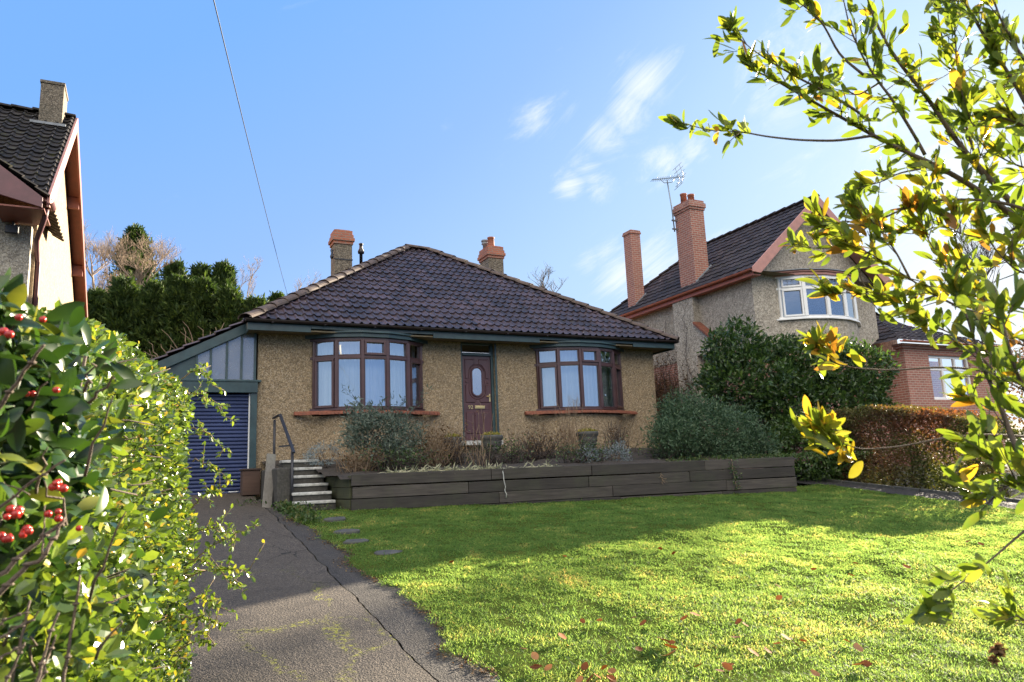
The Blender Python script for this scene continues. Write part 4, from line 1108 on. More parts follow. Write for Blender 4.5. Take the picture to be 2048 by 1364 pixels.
for z, cuts in rows:
    for a, b in zip(cuts[:-1], cuts[1:]):
        q = MB(); sleeper(q, PA + PD * a, PA + PD * b, z); q.build('sleeper', M['sleeper'], plt, .008)
RA = np.array([2.93, 13.85]); RB_ = PA + np.array([-.004, .11])
for z in (1.49, 1.29, 1.09, .89):
    q = MB(); sleeper(q, RA, RB_, z); q.build('sleeper', M['sleeper_green'], plt, .008)
q = MB(); sleeper(q, PB + np.array([.0, .1]), PB + np.array([.15, 1.6]), 1.49); sleeper(q, PB + np.array([.0, .1]), PB + np.array([.15, 1.6]), 1.29); sleeper(q, PB + np.array([.0, .1]), PB + np.array([.15, 1.6]), 1.09); sleeper(q, PB + np.array([.0, .1]), PB + np.array([.15, 1.6]), .89)
q.build('end_return', M['sleeper'], plt, .008)
# ------------------------------------------------------------------ steps with handrail
st = thing('garden_steps', 'steep flight of mossy concrete steps with pale treads beside the sleeper wall', 'steps', (2.6, 13.4, 1.1))
q = MB(); nz = []
for k_ in range(6):
    y0 = 12.78 + .27 * k_; z1 = 1.16 + .145 * (k_ + 1) - .02
    q.box(2.27, 2.88 + .01 * (5 - k_), y0 + .03, y0 + .30 if k_ < 5 else 15.0, .8, z1 - .052)
    nz.append((2.25 + .012 * k_ * 0, 2.92 - .0 * k_, y0, z1))
q.build('riser_block', M['concrete'], st, .012)
for x0, x1, y0, z1 in nz:
    q = MB(); q.box(x0, x1, y0, y0 + .31, z1 - .05, z1); q.build('tread', M['nosing'], st, .012)
q = MB(); q.box(2.02, 2.262, 13.2, 15.2, .8, 1.86); q.build('side_wall', M['concrete'], st, .03)
hr = thing('handrail', 'black metal handrail sloping down beside the concrete steps', 'handrail', (2.22, 14, 1.2))
q = MB(); q.tube([(2.26, 13.12, 1.1), (2.26, 13.14, 2.13)], .024, 8); q.build('post', M['metal_black'], hr)
q = MB(); q.tube([(2.20, 14.75, 1.6), (2.20, 14.75, 2.80)], .024, 8); q.build('post', M['metal_black'], hr)
q = MB(); q.bar((2.265, 13.02, 2.10), (2.235, 14.32, 2.86), .055, .03); q.bar((2.235, 14.32, 2.86), (2.19, 14.84, 2.83), .055, .03); q.build('rail', M['metal_black'], hr, .006)
q = MB(); q.bar((2.06, 13.3, 2.22), (2.32, 13.28, 2.24), .03, .03); q.build('bracket', M['metal_black'], hr)
# two old boards leaning on the wall and a dark box by the garage door
def board(a0, a1, w_, th, label):
    q = MB(); a0, a1 = Vector(a0), Vector(a1); q.bar(a0, a1, w_, th, (0, -1, .25))
    tag(q.build('wooden_board', M['grey_wood'], None, .008), label, 'board', 'old boards leaning by the steps')
board((1.89, 13.40, 1.19), (2.04, 13.98, 2.12), .16, .035, 'taller silvered board leaning against the side of the steps')
board((2.08, 13.30, 1.20), (2.13, 13.62, 1.80), .13, .03, 'shorter silvered board leaning beside the handrail post')
bx_ = thing('storage_box', 'dark brown wooden box standing by the blue garage door', 'box', (1.85, 15.3, 1.4))
q = MB(); q.box(1.68, 2.0, 15.05, 15.45, 1.40, 1.86); q.build('body', M['dark_box'], bx_, .01)
q = MB(); q.box(1.66, 2.02, 15.03, 15.47, 1.862, 1.90); q.build('lid', M['dark_box'], bx_, .01)
# stepping stones along the edge of the lawn
for k_, (x, y, sx, sy, lb) in enumerate([(2.62, 11.45, .36, .26, 'dark stepping stone at the foot of the steps'), (2.48, 10.3, .34, .22, 'stepping stone sunk in the turf, second from the steps'),
                        (2.42, 9.5, .32, .2, 'stepping stone half hidden by grass, third from the steps'), (2.56, 8.62, .34, .24, 'stepping stone farthest from the steps, at the shadow edge')]):
    q = MB(); n = 9; pts = []
    for m_ in range(n):
        a = 2 * pi * m_ / n; rr = 1 + random.uniform(-.25, .2); pts.append((x + cos(a) * sx * rr * .52, y + sin(a) * sy * rr * .62, gz(y + sin(a) * sy * .62) - .012))
    q.prism(pts, (0, 0, .052))
    tag(q.build('stepping_stone', M['stone'], None, .012), lb, 'stepping stone', 'stepping stones in the lawn edge')
# low wire fence at the far end of the bed
wf_ = thing('wire_fence', 'low rusty chain-link fence behind the right end of the sleeper wall', 'fence', (13, 13.2, 1.7))
fa, fb = Vector((12.0, 13.45, 1.62)), Vector((14.2, 12.9, 1.55)); q = MB(); L_ = (fb - fa).length; d_ = (fb - fa).normalized(); H_ = .62
n = int(L_ / .085)
for k_ in range(-8, n + 1):
    for sg in (1, -1):
        s0 = k_ * .085 if sg > 0 else (k_ + 8) * .085; s1 = s0 + sg * H_ * .95; za, zb = 0.0, H_
        t0, t1 = 0.0, 1.0
        lo_, hi_ = (0 - s0) / (s1 - s0), (L_ - s0) / (s1 - s0)
        if lo_ > hi_: lo_, hi_ = hi_, lo_
        t0, t1 = max(0, lo_), min(1, hi_)
        if t1 - t0 < .05: continue
        P = lambda t: fa + d_ * (s0 + (s1 - s0) * t) + Vector((0, 0, H_ * t))
        q.tube([P(t0), P(t1)], .0045, 4, False, False)
q.tube([fa + Vector((0, 0, H_)), fb + Vector((0, 0, H_))], .008, 5)
q.build('wire_mesh', M['rust'], wf_)
for t in (0.0, .5, 1.0):
    p = fa.lerp(fb, t); q = MB(); q.tube([p - Vector((0, 0, .3)), p + Vector((0, 0, H_ + .06))], .02, 7); q.build('post', M['rust'], wf_)

# ------------------------------------------------------------------ foliage tools
def nrmz(a): return a / np.maximum(np.linalg.norm(a, axis=-1, keepdims=True), 1e-9)
def rvec(n): return nrmz(RNG.normal(size=(n, 3)))
T8 = np.array([(0, 0), (.28, -.40), (.28, 0), (.28, .40), (.68, -.44), (.68, 0), (.68, .44), (1, 0)], float)
F8 = [np.array([(1, 2, 5, 4), (2, 3, 6, 5)]), np.array([(0, 2, 1), (0, 3, 2), (4, 5, 7), (5, 6, 7)])]
T5 = np.array([(0, 0), (.5, -.5), (.5, 0), (.5, .5), (1, 0)], float)
F5 = [np.array([(0, 3, 2), (0, 2, 1), (1, 2, 4), (2, 3, 4)])]
T4 = np.array([(0, 0), (.55, -.5), (1, 0), (.55, .5)], float)
F4 = [np.array([(0, 3, 2, 1)])]
# broad leaf with rounded end, for leaves close to the lens
_t = [0, .12, .28, .46, .64, .80, .92]; _w = [.06, .26, .40, .48, .47, .36, .20]
T23 = np.array([(t, s * w_) for t, w_ in zip(_t, _w) for s in (-1, 0, 1)] + [(1, 0)], float)
F23 = [np.array([q for k in range(6) for q in ((k * 3, k * 3 + 1, k * 3 + 4, k * 3 + 3), (k * 3 + 1, k * 3 + 2, k * 3 + 5, k * 3 + 4))]), np.array([(18, 19, 21), (19, 20, 21)])]
TPL = {8: (T8, F8), 5: (T5, F5), 4: (T4, F4), 23: (T23, F23)}
def leaves(name, pos, axis, nrm, L, wr, mat, parent=None, tpl=8, fold=.18, curve=.12, rnd=None, smooth=False):
    pos = np.asarray(pos, float); n = len(pos)
    axis = nrmz(np.asarray(axis, float)); nrm = np.asarray(nrm, float)
    side = nrmz(np.cross(axis, nrm)); nrm = np.cross(side, axis)
    L = np.broadcast_to(np.asarray(L, float), (n,)); wr = np.broadcast_to(np.asarray(wr, float), (n,))
    curve = np.broadcast_to(np.asarray(curve, float), (n,))
    T, Fs = TPL[tpl]; k = len(T)
    t = T[:, 0]; s = T[:, 1]
    V = (pos[:, None] + axis[:, None] * (t[None, :, None] * L[:, None, None]) + side[:, None] * (s[None, :, None] * (L * wr)[:, None, None])
         + nrm[:, None] * ((fold * np.abs(s)[None] * (L * wr)[:, None] - (curve * L)[:, None] * (t ** 2)[None])[..., None]))
    off = np.arange(n) * k
    F = [(f[None] + off[:, None, None]).reshape(-1, f.shape[1]) for f in Fs]
    if rnd is None: rnd = RNG.random(n)
    return np_mesh(name, V.reshape(-1, 3), F, mat, parent, smooth, np.repeat(rnd, k))
def shell(lobes, n, depth=.35, lump=.18):
    """points in the outer part of a union of ellipsoids, with outward directions; clumped and uneven"""
    lob = np.array(lobes, float); A = (lob[:, 3] * lob[:, 4] + lob[:, 4] * lob[:, 5] + lob[:, 3] * lob[:, 5]); A = A / A.sum()
    P = np.zeros((0, 3)); D = np.zeros((0, 3))
    while len(P) < n:
        m = n * 2
        k = RNG.choice(len(lob), m, p=A); d = rvec(m)
        r = 1 - np.abs(RNG.normal(0, depth, m)) * .6
        bump = 1 + lump * (np.sin(d[:, 0] * 7 + k) * np.sin(d[:, 1] * 8 + k * 2) + .7 * np.sin(d[:, 2] * 11 + k * 3) * np.sin(d[:, 0] * 13))
        p = lob[k, :3] + d * lob[k, 3:] * (np.clip(r, .15, 1) * bump)[:, None]
        q = ((p[:, None] - lob[None, :, :3]) / lob[None, :, 3:]); inside = (np.linalg.norm(q, axis=2) < .72).sum(1)
        keep = inside <= np.where(RNG.random(m) < .25, 2, (np.clip(r, 0, 1) < .72).astype(int))
        P = np.concatenate([P, p[keep]]); D = np.concatenate([D, nrmz(d / lob[k, 3:])[keep]])
    return P[:n], D[:n]
def clumped(n_cl, per, lobes, spread, depth=.3):
    c, d = shell(lobes, n_cl, depth)
    P = np.repeat(c, per, 0) + RNG.normal(0, spread, (n_cl * per, 3)); D = nrmz(np.repeat(d, per, 0) + RNG.normal(0, .5, (n_cl * per, 3)))
    return P, D
def curve_pts(a, b, sag=0.0, wob=.0, n=8):
    a, b = np.asarray(a, float), np.asarray(b, float); t = lin(0, 1, n)[:, None]
    p = a + (b - a) * t; p[:, 2] += (sag * 4 * t * (1 - t))[:, 0]
    if wob: p[1:-1] += RNG.normal(0, wob, (n - 2, 3))
    return p
def bare_tree(mb, base, h, spread, seed, levels=4, r0=.12, sides=5, kids=(3, 5), up=.25, dmul=.62):
    rg = random.Random(seed)
    def grow(p, d, L, r, lv):
        n = 4; pts = [p]; q = p.copy(); dd = d.copy()
        for i in range(n):
            dd = (dd + Vector((rg.uniform(-1, 1), rg.uniform(-1, 1), rg.uniform(-.6, 1))) * .16).normalized(); q = q + dd * (L / n); pts.append(q.copy())
        mb.tube(pts, [max(r * (1 - .45 * i / n), .004) for i in range(n + 1)], sides if lv > 1 else 3, True, False)
        if lv <= 0: return
        for c in range(rg.randint(*kids)):
            t = rg.uniform(.35, 1.0); i = min(int(t * n), n - 1); pp = pts[i].lerp(pts[i + 1], t * n - i)
            nd = (dd * .7 + Vector((rg.uniform(-1, 1), rg.uniform(-1, 1), rg.uniform(-.3, .7))) * spread + Vector((0, 0, up))).normalized()
            grow(pp, nd, L * rg.uniform(.5, .8) * dmul / .62, r * .55, lv - 1)
    grow(Vector(base), Vector((rg.uniform(-.1, .1), rg.uniform(-.1, .1), 1)).normalized(), h * .42, r0, levels)

G_LAWN = leaf_mat('grass_blade', [(0, (.034, .088, .025)), (.5, (.070, .140, .040)), (.85, (.13, .19, .062)), (1, (.32, .28, .12))], .62, .55, 2.75, .12, (1.70, 1.30, .85))
G_HEDGE = leaf_mat('small_hedge_leaf', [(0, (.018, .042, .012)), (.40, (.035, .072, .016)), (.60, (.11, .175, .032)), (.88, (.19, .26, .05)), (.96, (.36, .33, .05)), (1, (.40, .22, .04))], .24, .25, 1.8, .7, (1.2, 1.15, .45))
G_SHRUB = leaf_mat('dark_glossy_leaf', [(0, (.012, .030, .009)), (.6, (.022, .052, .012)), (.9, (.06, .12, .02)), (1, (.22, .21, .03))], .20, .30, 1.8, .45)
G_BAY = leaf_mat('backlit_branch_leaf', [(0, (.065, .12, .018)), (.40, (.12, .185, .026)), (.62, (.19, .24, .032)), (.76, (.34, .27, .025)), (.93, (.46, .26, .03)), (1, (.30, .13, .03))], .50, .38, 1.3, .45, (1.1, 1.08, .55))
G_EVER = leaf_mat('evergreen_leaf', [(0, (.020, .045, .014)), (.6, (.040, .078, .022)), (.95, (.08, .135, .03)), (1, (.12, .17, .035))], .3, .34, 1.6, .5)
G_CON = leaf_mat('conifer_spray', [(0, (.018, .036, .012)), (.6, (.044, .076, .021)), (1, (.10, .14, .032))], .25, .6, 1.5, .2)
G_BEECH = leaf_mat('beech_leaf', [(0, (.06, .085, .02)), (.35, (.11, .11, .025)), (.6, (.115, .082, .032)), (.85, (.105, .05, .03)), (1, (.19, .075, .03))], .30, .5, 1.5, .3, (1.2, 1.0, .55))
G_GREY = leaf_mat('grey_green_leaf', [(0, (.07, .10, .075)), (.6, (.12, .155, .12)), (1, (.20, .23, .18))], .25, .6, 1.3, .3, (1, 1.1, .9))
G_ROSE = leaf_mat('rosemary_leaf', [(0, (.032, .066, .032)), (.6, (.062, .110, .055)), (1, (.12, .17, .09))], .22, .55, 1.3, .3, (1, 1.1, .8))
G_SILV = leaf_mat('silver_leaf', [(0, (.16, .20, .21)), (1, (.30, .35, .35))], .2, .7, 1.2, .2, (1, 1, 1))
G_DRY = leaf_mat('dry_brown_leaf', [(0, (.07, .042, .022)), (.6, (.15, .09, .045)), (1, (.28, .19, .09))], .3, .7, 1.3, .2, (1.1, .95, .7))
G_PALE = leaf_mat('withered_pale_leaf', [(0, (.30, .29, .17)), (1, (.52, .50, .34))], .3, .7, 1.2, .2, (1, 1, .8))
G_POT = leaf_mat('yellow_green_pot_plant', [(0, (.14, .17, .03)), (.6, (.30, .26, .04)), (1, (.42, .33, .05))], .3, .5, 1.3, .3)
G_FALL = leaf_mat('fallen_leaf', [(0, (.08, .03, .016)), (.5, (.22, .075, .025)), (.8, (.32, .12, .035)), (1, (.30, .20, .12))], .15, .8, 1.3, .1, (1.1, .9, .6))

# ------------------------------------------------------------------ lawn grass
n = 1300000
X = RNG.uniform(1.85, 13.4, n); Y = RNG.uniform(1.6, 12.5, n)
px, py, dep = project(np.stack([X, Y, ground_z(Y)], 1))
edge = 2.07 + .22 * (vnoise(Y, Y * 0, 1.7, 61) - .5) + .12 * (vnoise(Y, Y * 0, 6.5, 62) - .5) - .05 * RNG.random(n) ** 3 + .05 * (vnoise(Y, Y * 0, 7, 13) - .5)
ok = (px > -250) & (px < 2450) & (py < 1500) & (Y < lawn_back(X) + .0) & (X > edge) & (dep > 2) & (X < path_l(Y) - .05 * RNG.random(n))
for sx, sy in ((2.62, 11.45), (2.48, 10.3), (2.42, 9.5), (2.56, 8.62)): ok &= ~(((X - sx) / .22) ** 2 + ((Y - sy) / .18) ** 2 < RNG.uniform(.7, 1.2, n))
bare = vnoise(X, Y, 2.6, 21) * .6 + vnoise(X, Y, 7, 22) * .4
thin = np.clip((2.9 - X) / .8, 0, 1) * np.clip((Y - 7.5) / 2, 0, 1)
den = np.clip(7.5 / dep, .45, 1.6) * np.clip((bare - .26) / .20, .22, 1) * (1 - .7 * thin)
ok &= RNG.random(n) < den * .55
X, Y, dep, bare = X[ok], Y[ok], dep[ok], bare[ok]; n = len(X)
cl = vnoise(X, Y, 5.5, 31) * .6 + vnoise(X, Y, 1.3, 32) * .4
Lb = (.024 + .030 * cl ** 1.4) * RNG.uniform(.6, 1.35, n) * np.where(RNG.random(n) < .006, 2.1, 1)
lean = RNG.uniform(0, 2 * pi, n); la = RNG.uniform(.05, .75, n) + .25
ax = np.stack([np.cos(lean) * np.sin(la) - .05, np.sin(lean) * np.sin(la) - .05, np.cos(la)], 1)
pos = np.stack([X, Y, ground_z(Y) + .008 + lawn_bump(X, Y) * np.clip((X - 2.1) / .5, .15, 1)], 1)
wid = np.clip(.0035 * dep / 5, .003, .009)
g = leaves('grass', pos, ax, nrmz(np.stack([np.cos(lean) * -1, np.sin(lean) * -1, np.full(n, .8)], 1)), Lb, wid / Lb * 1.6, G_LAWN, None, 4, .2, .35,
           np.clip(.45 + (bare - .5) * .9 + RNG.normal(0, .18, n), 0, 1))
tag(g, 'mown green grass covering the front lawn', 'grass', None, 'stuff')
print('grass blades', n)
# fallen leaves
fl = []
T, Fs = TPL[23]
for v_ in range(5):
    th = T[:, 0]; s = T[:, 1]; c1 = random.uniform(.6, 1.6); c2 = random.uniform(.5, 1.4)
    V = np.stack([th - .5, s * .8, .35 * c1 * (th - .5) ** 2 + c2 * .5 * s ** 2 + .05 * np.sin(th * 9 + v_) * s], 1)
    fl.append(V)
spots = []
for cx_, cy_, k_ in [(1330, 1290, 5), (1250, 1330, 3), (1180, 1345, 7), (1080, 1320, 3), (1130, 1240, 2), (1640, 1340, 2), (1430, 1325, 5), (1600, 1275, 3), (1490, 1265, 3), (1700, 1295, 2), (1680, 1135, 5), (1250, 1250, 2),
                     (1900, 1230, 2), (1850, 1140, 3), (1350, 1110, 2), (1540, 1300, 3), (1050, 1305, 2), (1560, 1200, 2), (1760, 1330, 2), (1990, 1310, 2), (890, 1112, 1), (1130, 1120, 1), (1940, 1080, 2), (1400, 1235, 3), (1300, 1240, 2), (950, 1240, 1)]:
    for m_ in range(k_): spots.append((cx_ + random.gauss(0, 28), cy_ + random.gauss(0, 12)))
def on_ground(px, py, extra=0.0):
    d = cf * FPX + cr * (px - 1024) - cu * (py - 682)
    # slope plane z = -.135 + .1 y + extra
    t = (-.135 + extra - CAM[2]) / (d[2] - .1 * d[1])
    return CAM + d * t
FALL_MESH = {}
big = [(1325, 1288)]
lawn_leaf_n = 0
for k_, (px_, py_) in enumerate(spots):
    p = on_ground(px_, py_, .07)
    if p[0] < 2.2 or p[1] < 1.2 or py_ > 1358: continue
    vi = k_ % 5; ci = (k_ * 7) % 4
    key = (vi, ci)
    if key not in FALL_MESH:
        o = np_mesh('fallen_leaf', fl[vi], [f for f in Fs], G_FALL, None, True, np.full(len(T), [.15, .4, .65, .95][ci] * random.uniform(.9, 1.0)))
        FALL_MESH[key] = o; ob = o
    else:
        ob = FALL_MESH[key].copy(); COL.objects.link(ob)
    sc_ = random.uniform(.055, .095) if k_ > 2 else .12
    ob.location = (p[0], p[1], gz(p[1]) + float(lawn_bump(p[0], p[1])) + .062); ob.scale = (sc_, sc_, sc_); ob.rotation_euler = (random.uniform(-.6, .6), random.uniform(-.6, .6), random.uniform(0, 6.28))
    tag(ob, 'curled brown autumn leaf lying on the lawn grass', 'fallen leaf', 'fallen leaves on the lawn'); lawn_leaf_n += 1

# ------------------------------------------------------------------ hedge along the left of the drive
def hedge_face(y): return np.interp(y, [.6, 1.0, 2.0, 3.0, 4.0, 5.0, 5.6], [-.16, -.13, -.07, .0, .12, .24, .10])
def hedge_top(y): return np.interp(y, [.6, 1.0, 1.6, 2.2, 3.5, 4.8, 5.6], [1.66, 1.75, 1.87, 2.03, 2.30, 2.36, 2.1])
hd_ = thing('hedge', 'tall untrimmed small-leaved hedge with bright sunlit leaves along the left of the drive', 'hedge', (-.5, 3.2, .2))
n = 95000
Y = RNG.uniform(1.35, 5.65, n); kind = RNG.random(n)
top = hedge_top(Y); zb = ground_z(Y)
dp = np.abs(RNG.exponential(.16, n))
Z = zb + (top - zb) * RNG.random(n) ** .92
lump = .17 * (vnoise(Y, Z, 2.3, 41) - .45) + .10 * (vnoise(Y, Z, 6, 42) - .5)
roundtop = np.clip((Z - (top - .35)) / .35, 0, 1) ** 2 * .30
X = hedge_face(Y) + lump - dp - roundtop
tm = kind > .82
Xt = hedge_face(Y) - .25 - RNG.random(n) * .9
X = np.where(tm, Xt, X); Z = np.where(tm, top - np.abs(RNG.exponential(.10, n)) + .25 * (vnoise(Y, Xt, 4, 43) - .5), Z)
# far end cap
em = (kind < .10)
Y = np.where(em, 5.45 + .2 * RNG.random(n) - dp, Y); X = np.where(em, hedge_face(5.4) - RNG.random(n) * 1.0, X)
out = nrmz(np.stack([np.where(tm, .2, .8), np.where(em, .8, -.1), np.where(tm, 1.0, .25)], 1) * np.ones((n, 1)))
ax = nrmz(out * .6 + rvec(n) * .95 + np.array([.1, 0, .25]))
nr = nrmz(out * .25 + rvec(n) * 1.0 + np.array([0, 0, .35]))
L = RNG.uniform(.020, .040, n) * np.where(RNG.random(n) < .12, 1.5, 1)
gap = vnoise(Y, Z, 9, 45)
keep = (gap > .32) | (RNG.random(n) < .28)
leaves('foliage', np.stack([X, Y, Z], 1)[keep], ax[keep], nr[keep], L[keep], RNG.uniform(.5, .7, keep.sum()), G_HEDGE, hd_, 8, .22, .15)
q = MB()
for k_ in range(70):
    y = random.uniform(1.5, 5.4); f0 = float(hedge_face(y))
    a = np.array([f0 - random.uniform(.3, .7), y + random.uniform(-.3, .3), gz(y) + random.uniform(0, .2)]); z1 = random.uniform(.8, 1.95)
    b = np.array([f0 - random.uniform(.10, .35), y + random.uniform(-.4, .4), gz(y) + z1]); q.tube(curve_pts(a, b, .05, .03, 7), [.012 - .0012 * i for i in range(7)], 5)
for k_ in range(110):
    y = random.uniform(1.9, 5.5); f0 = float(hedge_face(y)); z = gz(y) + random.uniform(.2, 1.8)
    q.tube(curve_pts((f0 - .28, y, z), (f0 + random.uniform(-.06, .06), y + random.uniform(-.15, .15), z + random.uniform(-.05, .2)), .02, .01, 5), [.005, .0045, .004, .003, .002], 4)
q.build('stems', M['bark'], hd_)
# long leafy shoots reaching over the drive
SH = [((385, 800, 4.7), (455, 835, 4.5)), ((395, 870, 4.6), (462, 912, 4.4)), ((400, 930, 4.6), (458, 960, 4.5)), ((395, 1010, 4.6), (440, 985, 4.4)), ((400, 1115, 4.2), (515, 1052, 4.0)), ((395, 1130, 4.2), (487, 1190, 4.0)),
      ((398, 1070, 4.4), (470, 1075, 4.2)), ((392, 1160, 4.2), (505, 1155, 4.0)), ((380, 1240, 4.1), (450, 1250, 3.9)), ((375, 760, 4.8), (425, 770, 4.6)), ((392, 1205, 4.1), (440, 1215, 3.95)), ((370, 1300, 4.0), (430, 1290, 3.9))]
for (a, b) in SH:
    pp, aa, nn_ = [], [], []; q = MB()
    A_, B_ = at(*a), at(*b); A_ = A_ + (A_ - B_) * .25
    c = curve_pts(A_, B_, random.uniform(.01, .07), .008, 12); q.tube(c, [.0045 - .0003 * i for i in range(12)], 5)
    for i in range(3, 12):
        t_ = c[i] - c[i - 1]
        for m_ in range(5):
            pp.append(c[i] - t_ * random.random()); d = nrmz(t_ * .8 / np.linalg.norm(t_) + RNG.normal(0, .8, 3)); aa.append(d); nn_.append(RNG.normal(0, .6, 3) + [0, 0, 1])
        if random.random() < .55:
            e = c[i] + RNG.normal(0, .05, 3) + [0, 0, .03]; q.tube([c[i], (c[i] + e) / 2, e], [.003, .002, .0015], 4)
            for m_ in range(6): pp.append(c[i] + (e - c[i]) * random.uniform(.2, 1.1)); aa.append(nrmz((e - c[i]) * 8 + RNG.normal(0, .7, 3))); nn_.append(RNG.normal(0, .6, 3) + [0, 0, 1])
    sh = q.build('shoot', M['twig'], hd_)
    leaves('shoot_leaves', np.array(pp), np.array(aa), np.array(nn_), RNG.uniform(.022, .042, len(pp)), RNG.uniform(.5, .68, len(pp)), G_HEDGE, sh, 8, .2, .15, RNG.uniform(.35, .97, len(pp)))

# ------------------------------------------------------------------ berry shrub at the near end of the hedge
bs = thing('berry_shrub', 'large-leaved evergreen shrub with red berry clusters and bare stems close on the left', 'shrub', (-.3, 1.0, 0))
def near_pt(px_, py_, d): return at(px_, py_, d)
N_ = 3800
u_, v_ = RNG.uniform(-260, 300, N_), RNG.uniform(585, 1500, N_)
dens = np.clip((250 - .12 * np.clip(v_ - 800, 0, 600) - u_) / 130, .03, 1) * np.where(v_ < 1000, 1.0, .50) * np.where((v_ > 1100) & (u_ < 180), .55, 1)
topl = 600 + .40 * np.clip(u_, 0, 400) + 22 * np.sin(u_ / 23.)
keep = (RNG.random(N_) < dens) & (v_ > topl); u_, v_ = u_[keep], v_[keep]; n = len(u_)
d_ = 1.02 + .0015 * np.clip(u_, 0, 400) + np.abs(RNG.normal(0, .20, n))
P = np.array([at(a, b, c) for a, b, c in zip(u_, v_, d_)])
D = nrmz(RNG.normal(0, .75, (n, 3)) + np.array([.45, -.15, .30])); Nn = RNG.normal(0, .7, (n, 3)) + np.array([.5, -.25, .6])
leaves('foliage', P, D, Nn, RNG.uniform(.030, .062, n) * np.where(RNG.random(n) < .2, 1.25, 1), RNG.uniform(.36, .52, n), G_SHRUB, bs, 23, .25, .28, None, True)
q = MB()
for a, b, r in [((-20, 850, 1.02), (88, 690, .98), .0042), ((-30, 1040, 1.0), (130, 920, .97), .003), ((-30, 1180, 1.0), (130, 1040, 1.05), .005), ((-30, 1215, 1.0), (90, 1110, 1.02), .006), ((90, 1110, 1.02), (130, 1035, 1.06), .004),
                ((-30, 1300, .98), (70, 1240, 1.0), .003), ((60, 1400, 1.0), (118, 1225, 1.03), .0035), ((75, 1400, 1.02), (112, 1270, 1.05), .003), ((-20, 1260, 1.0), (60, 1225, 1.02), .0025), ((0, 1400, 1.0), (50, 1285, 1.02), .003),
                ((85, 1115, 1.02), (90, 1010, 1.05), .002), ((-30, 1340, .98), (50, 1290, 1.0), .0028), ((-30, 960, 1.03), (60, 990, 1.05), .002), ((10, 1420, 1.05), (60, 1200, 1.1), .004), ((120, 1420, 1.1), (160, 1150, 1.15), .004)]:
    c = curve_pts(at(*a), at(*b), .004, .0012, 9); q.tube(c, [r * .75 * (1 - .05 * i) for i in range(9)], 7)
    for i in (3, 6): q.lathe([(r * 1.0, -.002), (r * 1.45, 0), (r * 1.0, .002)], c[i], 7)
for k_ in range(16):
    a = (random.uniform(-60, 200), random.uniform(700, 1400)); c = curve_pts(at(*a, 1.12), at(a[0] + random.uniform(-60, 90), a[1] - random.uniform(40, 180), 1.08), .003, .004, 6); q.tube(c, [.0026, .0024, .002, .0018, .0014, .001], 5)
q.build('stems', M['bark'], bs)
for cx_, cy_, k_, dd in [(6, 662, 3, .90), (40, 638, 1, .98), (100, 782, 1, 1.0), (118, 972, 5, 1.0), (25, 1030, 6, .97), (52, 1062, 5, .98), (10, 1078, 4, .96), (108, 1030, 3, 1.04), (92, 646, 1, 1.02), (32, 1020, 3, .95), (150, 1052, 1, 1.05), (60, 790, 2, 1.1)]:
    q = MB()
    for m_ in range(k_):
        c = at(cx_ + random.uniform(-13, 13), cy_ + random.uniform(-9, 9), dd - .01 * m_); rr = random.uniform(.0040, .0054)
        q.lathe([(rr * sin(pi * t / 8) + .0002, -rr * cos(pi * t / 8)) for t in range(9)], c, 12)
    q.build('berry_cluster', M['berry'], bs)

